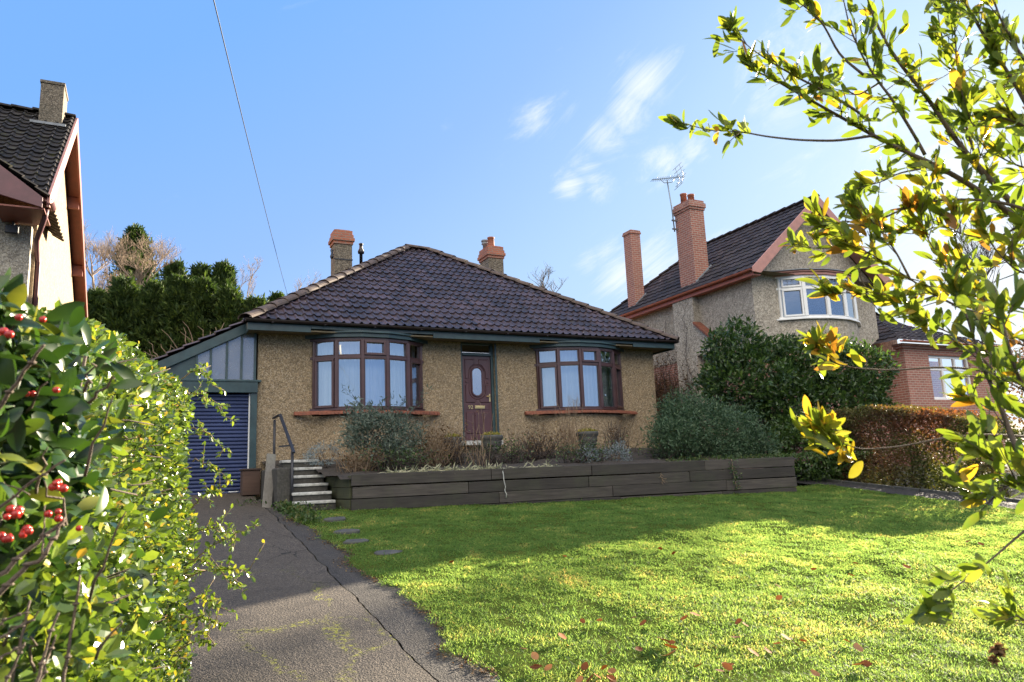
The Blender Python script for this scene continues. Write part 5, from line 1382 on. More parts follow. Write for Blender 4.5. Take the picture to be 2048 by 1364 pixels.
# ------------------------------------------------------------------ tree overhanging from the right
tr = thing('overhanging_tree', 'tree with backlit green and yellow leaves reaching in from the right', 'tree', (2.9, 1.0, 0))
ST = [  # (photo x, y, distance) along each limb, from its thick end, radius in mm
    ([(2150, 540, 2.0), (2047, 446, 2.0), (1948, 374, 2.0), (1875, 332, 2.0), (1814, 305, 2.0), (1747, 271, 2.0), (1665, 225, 2.0), (1597, 187, 1.98), (1543, 156, 1.96), (1500, 138, 1.95)], 9, .0),
    ([(1747, 271, 2.0), (1673, 282, 1.98), (1597, 280, 1.96), (1532, 273, 1.95), (1482, 263, 1.93), (1418, 261, 1.92), (1355, 243, 1.9)], 4, .62),
    ([(2150, 560, 2.2), (2016, 397, 2.2), (1940, 316, 2.2), (1902, 267, 2.2), (1860, 202, 2.2), (1795, 122, 2.2), (1761, 65, 2.2), (1735, 0, 2.2), (1715, -80, 2.2)], 10, .0),
    ([(1850, 310, 2.05), (1829, 271, 2.05), (1784, 198, 2.05), (1757, 164, 2.05), (1727, 118, 2.05), (1700, 57, 2.05), (1687, 0, 2.05), (1675, -60, 2.05)], 5, .15),
    ([(1727, 150, 2.05), (1679, 111, 2.05), (1646, 46, 2.03), (1612, 15, 2.02), (1575, -10, 2.0)], 4, .5),
    ([(1740, 240, 2.0), (1669, 193, 1.98), (1597, 156, 1.96), (1551, 130, 1.95), (1498, 95, 1.94), (1456, 52, 1.93)], 4, .2),
    ([(2150, 470, 1.9), (2047, 415, 1.9), (1978, 400, 1.9), (1883, 398, 1.9), (1807, 416, 1.9), (1734, 454, 1.9), (1665, 500, 1.9), (1590, 492, 1.9)], 5, .35),
    ([(2120, 720, 1.8), (1996, 653, 1.8), (1930, 620, 1.8), (1871, 591, 1.8), (1820, 558, 1.8), (1769, 525, 1.8), (1739, 506, 1.8), (1692, 484, 1.8)], 4, .3),
    ([(2130, 650, 1.9), (2047, 616, 1.9), (1967, 600, 1.9), (1919, 572, 1.9), (1893, 539, 1.9), (1850, 470, 1.9), (1840, 420, 1.9)], 4, .3),
    ([(2090, 790, 1.7), (1989, 745, 1.7), (1919, 735, 1.7), (1857, 735, 1.7), (1783, 741, 1.7), (1688, 735, 1.7), (1650, 700, 1.7), (1625, 688, 1.7)], 3.5, .86),
    ([(2120, 880, 1.6), (2047, 873, 1.6), (1967, 869, 1.6), (1879, 877, 1.6), (1805, 893, 1.6), (1720, 900, 1.6), (1670, 880, 1.58), (1625, 850, 1.58)], 3.5, .80),
    ([(2080, 1010, 1.35), (2022, 873, 1.4), (1996, 796, 1.42), (1967, 737, 1.45), (1952, 693, 1.48), (1930, 620, 1.5), (1900, 560, 1.5)], 6, .05),
    ([(2130, 1000, 1.6), (2048, 1062, 1.6), (1970, 1130, 1.6), (1890, 1190, 1.6), (1868, 1215, 1.6)], 3.2, .93),
    ([(2150, 1290, 1.5), (2090, 1260, 1.5), (2050, 1240, 1.5), (2020, 1225, 1.5)], 3, .3),
    ([(2200, 420, 1.8), (2080, 260, 1.8), (2020, 150, 1.8), (1960, 60, 1.8), (1920, -20, 1.8), (1890, -90, 1.8)], 6, .0),
    ([(2200, 250, 1.7), (2060, 140, 1.7), (2000, 40, 1.7), (1970, -60, 1.7)], 5, .0),
    ([(2180, 180, 2.2), (2050, 150, 2.2), (1950, 190, 2.2), (1900, 130, 2.2), (1880, 60, 2.2), (1870, -20, 2.2)], 5, .1),
    ([(2130, 330, 1.6), (2050, 250, 1.6), (1990, 230, 1.6), (1950, 260, 1.6), (1925, 210, 1.6)], 4, .2),
    ([(1963, 347, 2.1), (1930, 250, 2.1), (1915, 140, 2.1), (1908, 40, 2.1), (1905, -30, 2.1)], 4, .1),
    ([(2100, 900, 1.3), (2070, 820, 1.3), (2030, 740, 1.3), (2010, 660, 1.3), (2000, 600, 1.32)], 5, .0),
    ([(2130, 1100, 1.4), (2080, 1010, 1.4), (2040, 960, 1.4), (1990, 985, 1.4), (1945, 985, 1.4)], 3, .3),
    ([(2048, 446, 2.0), (1990, 480, 2.0), (1930, 470, 2.0), (1880, 450, 2.0), (1830, 470, 2.0), (1770, 460, 2.0)], 3.5, .2),
    ([(1990, 745, 1.75), (1940, 690, 1.75), (1890, 660, 1.75), (1850, 650, 1.75), (1825, 625, 1.75)], 3, .45),
    ([(1740, 506, 1.8), (1715, 545, 1.8), (1740, 590, 1.8), (1690, 585, 1.8), (1655, 588, 1.8)], 2.5, .45),
    ([(1760, 165, 2.05), (1710, 195, 2.03), (1665, 150, 2.02), (1640, 175, 2.0)], 3, .3),
    ([(1875, 332, 2.0), (1800, 345, 1.98), (1760, 365, 1.97), (1720, 375, 1.96)], 3, .3),
    ([(1996, 653, 1.8), (1950, 560, 1.8), (1915, 500, 1.8), (1905, 430, 1.8)], 3, .1),
    ([(2090, 560, 1.7), (2030, 540, 1.7), (1990, 500, 1.7), (1960, 440, 1.7)], 3, .0),
    ([(1871, 591, 1.8), (1815, 610, 1.8), (1770, 600, 1.8)], 2.5, .3),
    ([(1820, 558, 1.8), (1790, 500, 1.8), (1745, 440, 1.8), (1700, 425, 1.8)], 3, .2),
    ([(2100, 700, 1.6), (2040, 690, 1.6), (1985, 655, 1.6), (1950, 610, 1.6)], 3, .0),
    ([(2110, 830, 1.6), (2040, 815, 1.6), (1980, 815, 1.6), (1920, 790, 1.6)], 3, .1),
    ([(2100, 350, 1.9), (2030, 330, 1.9), (1975, 300, 1.9), (1940, 330, 1.9)], 3, .0),
    ([(1734, 454, 1.9), (1690, 440, 1.9), (1655, 455, 1.9), (1630, 440, 1.9)], 2.5, .2),
    ([(2130, 930, 1.5), (2060, 910, 1.5), (2000, 930, 1.5), (1960, 900, 1.5)], 3, .1),
]
q = MB(); LP, LA, LN, LL, LR = [], [], [], [], []
def whorl(c, d, k_, L0, yel):
    for m_ in range(k_):
        a = nrmz(d * random.uniform(.6, 1.2) + RNG.normal(0, .42, 3) + np.array([-.10, 0, .28])); LP.append(c + RNG.normal(0, .004, 3) - d * random.uniform(0, .05)); LA.append(a)
        LN.append(RNG.normal(0, .75, 3) + np.array([-.2, -.5, .5])); LL.append(L0 * random.uniform(.65, 1.25)); LR.append(min(1, max(0, random.gauss(yel, .22))))
for si, (pts, r, bare_) in enumerate(ST):
    w = np.array([at(*p) for p in pts])
    # smooth resample
    ts = np.linspace(0, len(w) - 1, len(w) * 4); sm = np.stack([np.interp(ts, np.arange(len(w)), w[:, i]) for i in range(3)], 1)
    for _ in range(2): sm[1:-1] = (sm[:-2] + 2 * sm[1:-1] + sm[2:]) / 4
    n_ = len(sm); q.tube(sm, [max(.0012, r / 1000 * (1 - .85 * i / n_)) for i in range(n_)], 7)
    L0 = .046
    yel0 = .36 if si not in (6, 7, 8, 9, 10, 21, 22, 23, 26, 27, 28, 29, 30, 31, 33) else .56
    for i in range(2, n_):
        t = i / n_
        if t < bare_ * .97: continue
        d = nrmz(sm[i] - sm[i - 1]); step = np.linalg.norm(sm[i] - sm[i - 1])
        for m_ in range(max(1, int(step / (.0138 if sm[i] @ cr - CAM @ cr > .50 * ((sm[i] - CAM) @ cf) else .0165) + random.random()))):
            # leafy spur
            sd = nrmz(d * .7 + RNG.normal(0, .65, 3) + np.array([-.12, 0, .25])); ln = random.uniform(.02, .10) if t < .85 else random.uniform(.01, .05)
            if random.random() < .62:
                e = sm[i] + sd * ln; q.tube([sm[i], e], [.0016, .0009], 4); whorl(e, sd, random.randint(3, 6), L0, yel0 + random.gauss(0, .12))
            else: whorl(sm[i], nrmz(d + RNG.normal(0, .4, 3)), 1, L0, yel0)
    whorl(sm[-1], nrmz(sm[-1] - sm[-3]), 6, L0, yel0)
    if si in (9, 10, 12):
        for m_ in range(9 if si != 10 else 13):
            j_ = n_ - 1 - m_ % 9; whorl(sm[j_] + RNG.normal(0, .02, 3), nrmz(nrmz(sm[j_] - sm[j_ - 1]) + RNG.normal(0, .6, 3)), 4, L0 * 1.0, yel0 - (.1 if si == 12 else -.02))
q.tube([(3.25, .85, -.15), (3.22, .88, .05), (3.13, .95, .35), (3.12, .93, .65), (3.02, 1.0, .95), (2.92, .97, 1.25), (2.75, 1.05, 1.5), (2.6, 1.07, 1.75), Vector(at(2150, 560, 2.2))], [.075, .055, .047, .045, .04, .034, .028, .02, .011], 12)
q.tube([(3.07, .97, .85), (2.9, .93, 1.02), (2.7, 1.0, 1.15), (2.45, .99, 1.27), Vector(at(2130, 1000, 1.5))], [.026, .021, .018, .014, .008], 8); q.tube([(2.75, 1.05, 1.5), Vector(at(2200, 420, 1.8))], [.025, .008], 8)
limbs = q.build('limbs', M['bark'], tr)
leaves('foliage', np.array(LP), np.array(LA), np.array(LN), np.array(LL), RNG.uniform(.31, .44, len(LP)), G_BAY, tr, 23, .22, RNG.normal(.15, .28, len(LP)), np.array(LR), True)
print('tree leaves', len(LP))

# ------------------------------------------------------------------ evergreen tree and shrubs by the neighbour's house
et = thing('evergreen_tree', 'dark rounded evergreen tree with sunlit crown top in front of the brick wall', 'tree', (13.9, 13.6, 1.2))
P, D = clumped(1500, 16, [(14.2, 14.2, 3.7, 1.6, 1.0, 1.05), (13.1, 14.0, 3.5, .95, .8, .85), (13.4, 14.2, 4.55, .75, .6, .60), (15.9, 14.0, 4.05, 1.5, .9, .80), (17.4, 13.9, 3.95, 1.15, .8, .72), (15.0, 13.9, 2.9, 1.9, .9, .75), (16.7, 13.7, 3.15, 1.4, .8, .75)], .085)
leaves('crown', P, nrmz(D + RNG.normal(0, .5, P.shape) + [0, 0, .25]), D + RNG.normal(0, .7, P.shape), RNG.uniform(.10, .16, len(P)), RNG.uniform(.36, .48, len(P)), G_EVER, et, 8, .2, .15)
q = MB()
for a, b in [((13.9, 13.6, 1.0), (14.2, 14.0, 3.5)), ((13.85, 13.65, 1.0), (13.2, 13.9, 3.2)), ((13.95, 13.6, 1.0), (15.4, 13.9, 3.4)), ((14.2, 14.0, 2.4), (16.6, 13.8, 3.4)), ((13.7, 13.7, 1.0), (13.5, 14.0, 4.0))]:
    q.tube(curve_pts(a, b, .15, .05, 8), [.075 - .007 * i for i in range(8)], 7)
q.build('trunk', M['bark_dark'], et)
ls = thing('laurel_shrub', 'low broad-leaved green shrub between the sleeper wall and the brown hedge', 'shrub', (14.0, 12.9, 1.1))
P, D = clumped(220, 30, [(14.1, 12.9, 1.75, .85, .7, .8), (14.7, 12.7, 1.6, .7, .6, .65), (13.8, 13.1, 2.0, .5, .5, .55)], .12)
leaves('foliage', P, nrmz(D + RNG.normal(0, .6, P.shape)), D + RNG.normal(0, .6, P.shape), RNG.uniform(.08, .13, len(P)), .45, G_EVER, ls, 8, .2, .2, RNG.uniform(.4, 1, len(P)))
# beech hedge
bh = thing('beech_hedge', 'clipped beech hedge turning copper brown beside the dark path', 'hedge', (15.2, 9.5, .8))
n = 30000
Yh = RNG.uniform(8.7, 12.7, n); k_ = RNG.random(n); dpt = np.abs(RNG.exponential(.14, n)); topz = np.interp(Yh, [8.7, 9.4, 12.7], [1.9, 2.45, 2.80]) + .22 * (vnoise(Yh, Yh * 0, 1.5, 51) - .5) + .12 * (vnoise(Yh, Yh * 0, 5, 52) - .5)
Z = ground_z(Yh) + (topz - ground_z(Yh)) * RNG.random(n); Xh = 14.45 - .12 * (vnoise(Yh, Z, 2.0, 53) - .5) * 3 + dpt
tm = k_ > .75; Xh = np.where(tm, 14.4 + RNG.random(n) * 1.5, Xh); Z = np.where(tm, topz - dpt * .7, Z)
em = k_ < .08; Yh2 = np.where(em, 12.7 + .1 * RNG.random(n) - dpt, Yh); Xh = np.where(em, 14.4 + RNG.random(n) * 1.4, Xh)
zone = .55 * vnoise(Yh, Z, .9, 54) + .45 * vnoise(Yh, Z, 2.6, 55); zone = (zone - .5) * 1.6 + .38 + .04 * np.clip((Z - 1.9) / .8, -1, 1) + .15 * np.clip((Yh - 10.5) / 1.5, -1, 1)
ax = nrmz(rvec(n) + np.array([-.5, 0, .1])); leaves('foliage', np.stack([Xh, Yh2, Z], 1), ax, rvec(n) + np.array([-.6, -.1, .5]), RNG.uniform(.045, .075, n), .6, G_BEECH, bh, 5, .2, .1, np.clip(zone + RNG.normal(0, .16, n), 0, 1))
q = MB()
for k_ in range(14):
    y = 8.9 + k_ * .27; q.tube(curve_pts((15.0, y, gz(y) - .05), (14.7 + random.uniform(-.2, .3), y + random.uniform(-.2, .2), 2.2), 0, .04, 6), [.03, .025, .02, .016, .012, .008], 5)
q.build('stems', M['bark_dark'], bh)
# dead creeper on the neighbour's side wall
cw = thing('dry_creeper', 'leafless brown creeper climbing the side wall of the two-storey house', 'climbing plant', (15.6, 19.6, 2.5))
q = MB(); P = []
for k_ in range(46):
    y0 = random.uniform(18.3, 21.2); y1 = y0 + random.uniform(-.7, .6); z1 = random.uniform(3.8, 5.6) if k_ > 9 else random.uniform(5.4, 6.7); xx = 15.47 if 18.05 < y1 < 19.15 else 15.73
    c = curve_pts((15.40, y0, 2.2), (xx - .03, y1, z1), 0, .06, 12); q.tube(c, [.014 - .001 * i for i in range(12)], 4)
    for i in range(2, 12):
        for m_ in range(2):
            e = c[i] + np.array([random.uniform(-.06, .01), random.uniform(-.3, .3), random.uniform(-.1, .35)]); q.tube([c[i], (c[i] + e) / 2 + RNG.normal(0, .02, 3), e], [.005, .004, .003], 3)
            if z1 < 5.7: P += [e + RNG.normal(0, .12, 3) * [.5, 1, 1] for _ in range(7 if e[2] < 4.6 else 2)]
q.build('stems', M['bark_dark'], cw); P = np.array(P); P[:, 0] = np.minimum(P[:, 0], 15.70)
leaves('dead_leaves', P, rvec(len(P)), rvec(len(P)), RNG.uniform(.05, .09, len(P)), .6, G_DRY, cw, 5, .2, .1, RNG.uniform(0, .5, len(P)))

# ------------------------------------------------------------------ plants in the bed
def bush(name, label, cat, lobes, ncl, per, spread, L, wr, mat, base, tpl=8, stems=14, smat='bark_dark', group=None, out=.6, up=.3):
    t = thing(name, label, cat, base, group)
    P, D = clumped(ncl, per, lobes, spread)
    P[:, 2] = np.maximum(P[:, 2], base[2] - .02)
    leaves('foliage', P, nrmz(D * out + RNG.normal(0, .55, P.shape) + [0, 0, up]), D + RNG.normal(0, .7, P.shape), RNG.uniform(*L, len(P)), wr, mat, t, tpl, .2, .12)
    q = MB()
    for k_ in range(stems):
        lb = lobes[k_ % len(lobes)]; d = rvec(1)[0]; e = np.array(lb[:3]) + d * np.array(lb[3:]) * .8
        q.tube(curve_pts((base[0] + random.uniform(-.1, .1), base[1] + random.uniform(-.1, .1), base[2] - .05), e, .05, .03, 7), [.016 - .002 * i for i in range(7)], 5)
    q.build('stems', M[smat], t)
    return t
bush('rosemary_bush', 'big spreading grey-green bush overhanging the right part of the sleeper wall', 'bush', [(10.75, 12.75, 2.42, .95, .6, .55), (9.95, 12.55, 2.15, .55, .5, .38), (11.55, 12.6, 2.28, .65, .55, .48), (11.1, 12.4, 1.95, .6, .5, .36), (10.5, 12.9, 2.8, .45, .4, .32), (12.0, 12.4, 2.0, .45, .4, .3)],
     1000, 20, .10, (.06, .12), .24, G_ROSE, (10.9, 12.7, 1.7), 5, 16)
bd = bush('buddleia', 'straggly grey-leaved shrub rising in front of the left bow window', 'shrub', [(3.85, 13.6, 2.32, .55, .5, .42), (4.35, 13.6, 2.3, .38, .4, .34), (3.65, 13.6, 2.75, .30, .3, .22)], 230, 22, .09, (.06, .12), .27, G_GREY, (4.0, 13.6, 1.75), 5, 14)
q = MB(); P, A = [], []
for k_ in range(15):
    e = np.array([random.uniform(3.2, 4.9), random.uniform(13.3, 13.7), random.uniform(2.75, 3.3)]); c = curve_pts((4.0 + random.uniform(-.25, .3), 13.6, 2.1), e, .12, .02, 10); q.tube(c, [.008 - .0007 * i for i in range(10)], 4)
    for i in range(4, 10):
        for m_ in range(4): P.append(c[i] + RNG.normal(0, .02, 3)); A.append(nrmz((c[i] - c[i - 1]) * 6 + RNG.normal(0, .6, 3)))
so_ = q.build('tall_shoots', M['bark_dark'], bd); leaves('shoot_leaves', np.array(P), np.array(A), rvec(len(P)), RNG.uniform(.06, .12, len(P)), .22, G_GREY, so_, 5, .2, .2, RNG.uniform(0, .35, len(P)))
def dry_clump(label, x, y, w_, h, n_, mat='twig', leaf=80, lm=None, name='dry_plant', grp='withered plants in the raised bed'):
    z = bed_z(x, y); t = thing(name, label, 'dry plant', (x, y, z), grp)
    q = MB(); P = []
    for k_ in range(n_):
        bx2 = x + random.gauss(0, w_ * .35); by2 = y + random.gauss(0, .12); e = np.array([bx2 + random.gauss(0, w_ * .45), by2 + random.gauss(0, .15), z + h * random.uniform(.35, 1.05)])
        c = curve_pts((bx2, by2, z - .03), e, .03, .02, 6); q.tube(c, [.007, .0065, .006, .005, .004, .003], 3)
        for m_ in range(2):
            i = random.randint(2, 5); f = c[i] + np.array([random.gauss(0, .10), random.gauss(0, .06), random.uniform(.0, .18)]); q.tube([c[i], f], [.0028, .0015], 3); P.append(f)
        P.append(e)
    q.build('stems', M[mat], t)
    if leaf:
        P = np.array(P); P = P[RNG.integers(0, len(P), leaf)] + RNG.normal(0, .07, (leaf, 3)); P[:, 2] = np.maximum(P[:, 2] - .1 * RNG.random(leaf), z)
        leaves('dead_leaves', P, rvec(leaf), rvec(leaf), RNG.uniform(.03, .07, leaf), .45, lm or G_DRY, t, 5)
dry_clump('dense brown withered stems right of the grey shrub', 4.95, 13.5, .55, .75, 130, 'twig', 700)
dry_clump('brown withered stems between the grey shrub and the first urn', 5.35, 13.7, .35, .60, 70, 'bark_dark', 300)
dry_clump('dark dead plants in front of the pale urn beside the door', 6.3, 13.3, .6, .42, 90, 'bark_dark', 500, G_EVER)
dry_clump('low brown stems right of the front door', 7.3, 13.6, .6, .62, 100, 'bark_dark', 500)
dry_clump('leafless twiggy shrub left of the right bow window sill', 8.35, 14.2, .35, 1.15, 60, 'twig', 0, None, 'bare_shrub')
dry_clump('thin dry stems right of the urn under the right window', 9.5, 14.0, .5, .75, 60, 'bark_dark', 120)
dry_clump('tangle of pale dead stems at the left end of the bed', 3.45, 13.2, .4, .40, 90, 'twig', 350)
dry_clump('thin pale upright sapling stem left of the front door', 5.72, 13.1, .22, 1.15, 14, 'twig', 20, None, 'bare_sapling')
dry_clump('dark low growth behind the middle of the sleeper wall', 7.9, 12.8, .8, .32, 90, 'bark_dark', 900, G_EVER)
dry_clump('dark undergrowth below the big grey-green bush', 10.2, 12.6, .9, .32, 80, 'bark_dark', 900, G_EVER)
dry_clump('mossy undergrowth beneath the grey straggly shrub', 4.1, 13.1, .6, .35, 80, 'bark_dark', 900, G_EVER)
for x, y, r, lb in [(7.95, 12.75, .20, 'smaller silver-blue cushion plant behind the sleeper wall'), (8.62, 12.75, .30, 'larger silver-blue cushion plant below the urn under the right window'), (3.0, 14.2, .3, 'pale grey cushion plant at the top of the steps')]:
    z = bed_z(x, y) if x > 3.1 else 1.95
    bush('silver_cushion', lb, 'plant', [(x, y, z + .08, r, r * .8, r * .85)], 60, 20, .05, (.03, .06), .3, G_SILV, (x, y, z), 5, 6, 'twig', 'silver cushion plants in the bed')
# withered strap leaves along the top of the sleepers
ws = thing('withered_leaves', 'row of pale withered strap leaves hanging over the sleeper wall', 'plant', (5.5, 12.2, 1.7))
n = 420; t = RNG.random(n); s = np.where(RNG.random(n) < .6, .55 + t * 2.1, .9 + t * 2.9)
B_ = PA[None] + PD[None] * s[:, None] - PN[None] * (.12 + .12 * RNG.random(n))[:, None]
leaves('straps', np.stack([B_[:, 0], B_[:, 1], np.full(n, 1.67) + .03 * RNG.random(n)], 1), nrmz(np.stack([RNG.normal(0, .7, n), -.25 + RNG.normal(0, .4, n), RNG.uniform(-.1, .75, n)], 1)), rvec(n) + [0, 0, .8], RNG.uniform(.06, .19, n), .16, G_PALE, ws, 8, .2, .5)
# trailing stems over the face of the wall
for s0, lb in ((2.63, 'pale dry stem trailing down the sleeper wall below the front door'), (5.75, 'short broken twig poking out of the sleeper wall'), (7.35, 'leafy trailing stem hanging down the right part of the sleeper wall')):
    b0 = PA + PD * s0 + PN * .03; q = MB(); ln = {2.63: .52, 5.75: .16, 7.35: .6}[s0]
    pts = [(b0[0] + random.uniform(-.015, .015) + (.03 if i > 3 else 0), b0[1] - .012 * (i % 2), 1.70 - ln * i / 8 if s0 != 5.75 else 1.48 - ln * i / 8) for i in range(9)]
    q.tube(pts, [.010 if s0 == 2.63 else .006] * 9, 5)
    for i in range(1, 9):
        if s0 != 2.63: q.tube([pts[i], (pts[i][0] + random.uniform(-.1, .1), pts[i][1] - .05, pts[i][2] + random.uniform(-.06, .03))], [.004, .002], 4)
    o = q.build('trailing_stem', M['nosing'] if s0 == 2.63 else M['twig']); tag(o, lb, 'stem')
    if s0 == 7.35:
        P = np.array(pts)[RNG.integers(0, 9, 120)] + RNG.normal(0, .05, (120, 3)) + [0, -.04, 0]; leaves('foliage', P, rvec(120), rvec(120), .05, .5, G_EVER, o, 5)
# urns with yellow-green plants
def urn(x, y, h, r, label):
    z = bed_z(x, y) - .02; t = thing('garden_urn', label, 'urn', (x, y, z), 'stone urns in front of the bungalow')
    q = MB(); q.lathe([(r * .55, 0), (r * .62, .02), (r * .58, .05), (r * .45, .09), (r * .62, h * .30), (r * .86, h * .55), (r * .93, h * .72), (r * .90, h * .78), (r * 1.04, h * .84), (r * 1.06, h * .95), (r * 1.0, h), (r * .85, h), (r * .8, h * .85)], (x, y, z), 26)
    for zz in (.45, .62): q.lathe([(r * .80 + .02 * zz, h * zz - .015), (r * .92, h * zz), (r * .80 + .02 * zz, h * zz + .015)], (x, y, z), 26)
    q.build('bowl', M['stone'], t)
    n_ = 260; a = RNG.uniform(0, 2 * pi, n_); rr = r * .9 * np.sqrt(RNG.random(n_)); P = np.stack([x + rr * np.cos(a), y + rr * np.sin(a), z + h + .07 * (1 - (rr / r) ** 2) * RNG.random(n_)], 1)
    leaves('planting', P, nrmz(RNG.normal(0, .6, (n_, 3)) + [0, 0, .5]), rvec(n_) + [0, 0, 1], RNG.uniform(.03, .06, n_), .5, G_POT, t, 5)
urn(6.50, 14.2, .50, .23, 'stone urn of yellow-green plants in front of the door')
urn(5.66, 14.3, .48, .19, 'stone urn left of the front door, half hidden by dry stems')
urn(8.85, 14.2, .50, .24, 'stone urn standing under the right bow window')
urn(11.0, 13.9, .44, .2, 'stone urn behind the big grey-green bush')
# low leafy weeds beside the steps and along the bed
def weeds(label, pts, L, n_, mat, name='weeds', h=.12):
    c = np.array(pts); z0 = ground_z(c[:, 1].mean()); o = None
    P = c[RNG.integers(0, len(c), n_)] + np.stack([RNG.normal(0, .09, n_), RNG.normal(0, .12, n_)], 1)
    Z = ground_z(P[:, 1]) + .01 + h * RNG.random(n_) ** 2
    o = leaves(name, np.stack([P[:, 0], P[:, 1], Z], 1), nrmz(RNG.normal(0, .7, (n_, 3)) + [0, 0, .5]), rvec(n_) + [0, 0, 1], RNG.uniform(*L, n_), .5, mat, None, 8)
    tag(o, label, 'weeds', None, 'stuff')
G_WEED = leaf_mat('weed_leaf', [(0, (.035, .065, .018)), (.7, (.07, .12, .03)), (1, (.16, .15, .06))], .3, .5, 1.4, .3)
weeds('low leafy weeds growing at the foot of the handrail', [(2.1, 12.9), (2.15, 12.6), (2.2, 12.3), (2.2, 12.0), (2.25, 11.7), (2.3, 12.6), (2.2, 11.4)], (.04, .08), 900, G_WEED)
weeds('scattered small weeds by the dark box and boards', [(1.75, 14.2), (1.9, 13.8), (1.6, 13.9), (2.6, 12.62), (2.9, 12.5)], (.03, .05), 160, G_WEED, 'weeds', .06)
P = np.stack([RNG.uniform(9.3, 14.2, 1500), RNG.uniform(0, 1, 1500), np.zeros(1500)], 1); f_ = PA[1] + (PB[1] - PA[1]) * (P[:, 0] - PA[0]) / (PB[0] - PA[0]); P[:, 1] = f_ + .15 + P[:, 1] * .8; P[:, 2] = 1.66 + .1 * RNG.random(1500)
tag(leaves('ground_cover', P, nrmz(RNG.normal(0, .7, (1500, 3)) + [0, 0, .5]), rvec(1500) + [0, 0, 1], RNG.uniform(.03, .07, 1500), .5, G_WEED, None, 5), 'low green ground cover on top of the right end of the bed', 'ground cover', None, 'stuff')

# ------------------------------------------------------------------ trees behind the bungalow
def conifer(px_, top_y, bot_y, half_px, depth, label, n_br=150, per=46, spray=(.16, .36), grp='evergreens behind the garage', cone=.7, seed=1):
    A_ = at(px_, top_y, depth); B_ = at(px_, bot_y, depth); H = A_[2] - B_[2]; R_ = half_px / FPX * depth
    zb = B_[2] - 3.0; H += 3.0
    t = thing('conifer', label, 'tree', (A_[0], A_[1], zb), grp)
    hh = RNG.random(n_br) ** .85; az = RNG.uniform(0, 2 * pi, n_br)
    rad = R_ * np.clip((1 - hh) * 1.5, 0, 1) ** cone * RNG.uniform(.7, 1.12, n_br) + .15
    dirs = np.stack([np.cos(az), np.sin(az), RNG.uniform(.2, 1.0, n_br)], 1); dirs = nrmz(dirs)
    u_ = RNG.uniform(.25, 1.05, (n_br, per)) ** .7
    start = np.stack([np.full(n_br, A_[0]), np.full(n_br, A_[1]), zb + hh * H * .97], 1)
    P = start[:, None] + dirs[:, None] * (u_ * rad[:, None])[..., None] + RNG.normal(0, .16, (n_br, per, 3)) * (1.1 - .5 * u_)[..., None]
    D = nrmz(dirs[:, None] * .6 + RNG.normal(0, .45, P.shape) + np.array([0, 0, .45])); P = P.reshape(-1, 3); D = D.reshape(-1, 3)
    leaves('foliage', P, D, rvec(len(P)) + [0, 0, .4], RNG.uniform(*spray, len(P)), RNG.uniform(.20, .34, len(P)), G_CON, t, 4, .2, .2)
    q = MB(); q.tube([(A_[0], A_[1], zb - 1), (A_[0], A_[1], zb + H * .5), (A_[0], A_[1], zb + H)], [.22, .14, .02], 7); q.build('trunk', M['bark_dark'], t)
for a in [(272, 455, 690, 68, 40, 'tallest conifer behind the left house, topped above the brown bare tree'), (350, 528, 690, 45, 37, 'dark conifer directly right of the tallest one'), (402, 534, 690, 40, 37, 'middle dark conifer of the tall back row'),
          (447, 530, 690, 42, 37, 'rightmost dark conifer of the tall back row'), (196, 590, 700, 42, 31, 'low sunlit evergreen beside the red-brown bargeboard'), (250, 562, 700, 46, 31, 'sunlit evergreen below the brown bare tree'), (308, 575, 700, 44, 31, 'lower sunlit evergreen right of the brown bare tree'),
          (362, 558, 700, 44, 31, 'sunlit evergreen in front of the dark back row, left of centre'), (408, 568, 700, 42, 31, 'sunlit evergreen in front of the dark back row, right of centre'), (462, 585, 700, 46, 31, 'sunlit evergreen above the garage roof'), (512, 605, 700, 36, 31, 'small evergreen touching the left hip of the bungalow roof'), (556, 592, 690, 28, 40, 'little evergreen peeping over the roof hip under the cable')]:
    conifer(*a, n_br=300 if a[4] > 35 else 260, per=54)
def far_bare(px_, py_base, depth, h, label, seed, spread=.8, mat='twig_grey', levels=4, r0=.09, kids=(3, 5), grp='bare trees on the slope'):
    b = at(px_, py_base, depth); t = thing('bare_tree', label, 'tree', tuple(b), grp); q = MB(); bare_tree(q, b, h, spread, seed, levels, r0, 4, kids); q.build('branches', M[mat], t)
far_bare(262, 640, 33, 4.6, 'bushy brown leafless tree in front of the tallest conifer', 5, .95, 'twig_grey', 5, .08, (4, 5))
far_bare(190, 600, 42, 5.2, 'pale leafless tree showing beside the left house', 9, .8, 'twig_grey', 5, .08, (3, 5))
far_bare(205, 660, 36, 3.4, 'brown leafless bush low beside the left house', 12, .95, 'twig_grey', 5, .06, (4, 5))
far_bare(492, 640, 44, 4.2, 'fine leafless tree between conifers and roof hip', 21, .8, 'twig_grey', 5, .06, (3, 4))
far_bare(585, 640, 46, 3.6, 'fine leafless treetop behind the left roof hip', 23, .8, 'twig_grey', 4, .05, (3, 4))
far_bare(1110, 640, 40, 3.0, 'leafless branches showing above the right roof slope', 31, .9, 'bark_dark', 4, .07, (3, 4))
q = MB()
for k_ in range(16):
    x = .1 + k_ * .085; b_ = np.array([x, 16.4 + random.uniform(0, .4), 3.9 + x * .4]); q.tube(curve_pts(b_, b_ + np.array([random.uniform(-.5, .25), random.uniform(-.2, .2), random.uniform(.3, .72)]), .02, .02, 6), [.014, .012, .011, .010, .008, .004], 5)
tag(q.build('cut_stems', M['twig']), 'pruned pale stems sticking up behind the garage roof edge', 'bare stems')
far_bare(1985, 740, 52, 13, 'leafless tree behind the overhanging branches at the far right', 41, .85, 'bark_dark', 5, .16, (3, 5))
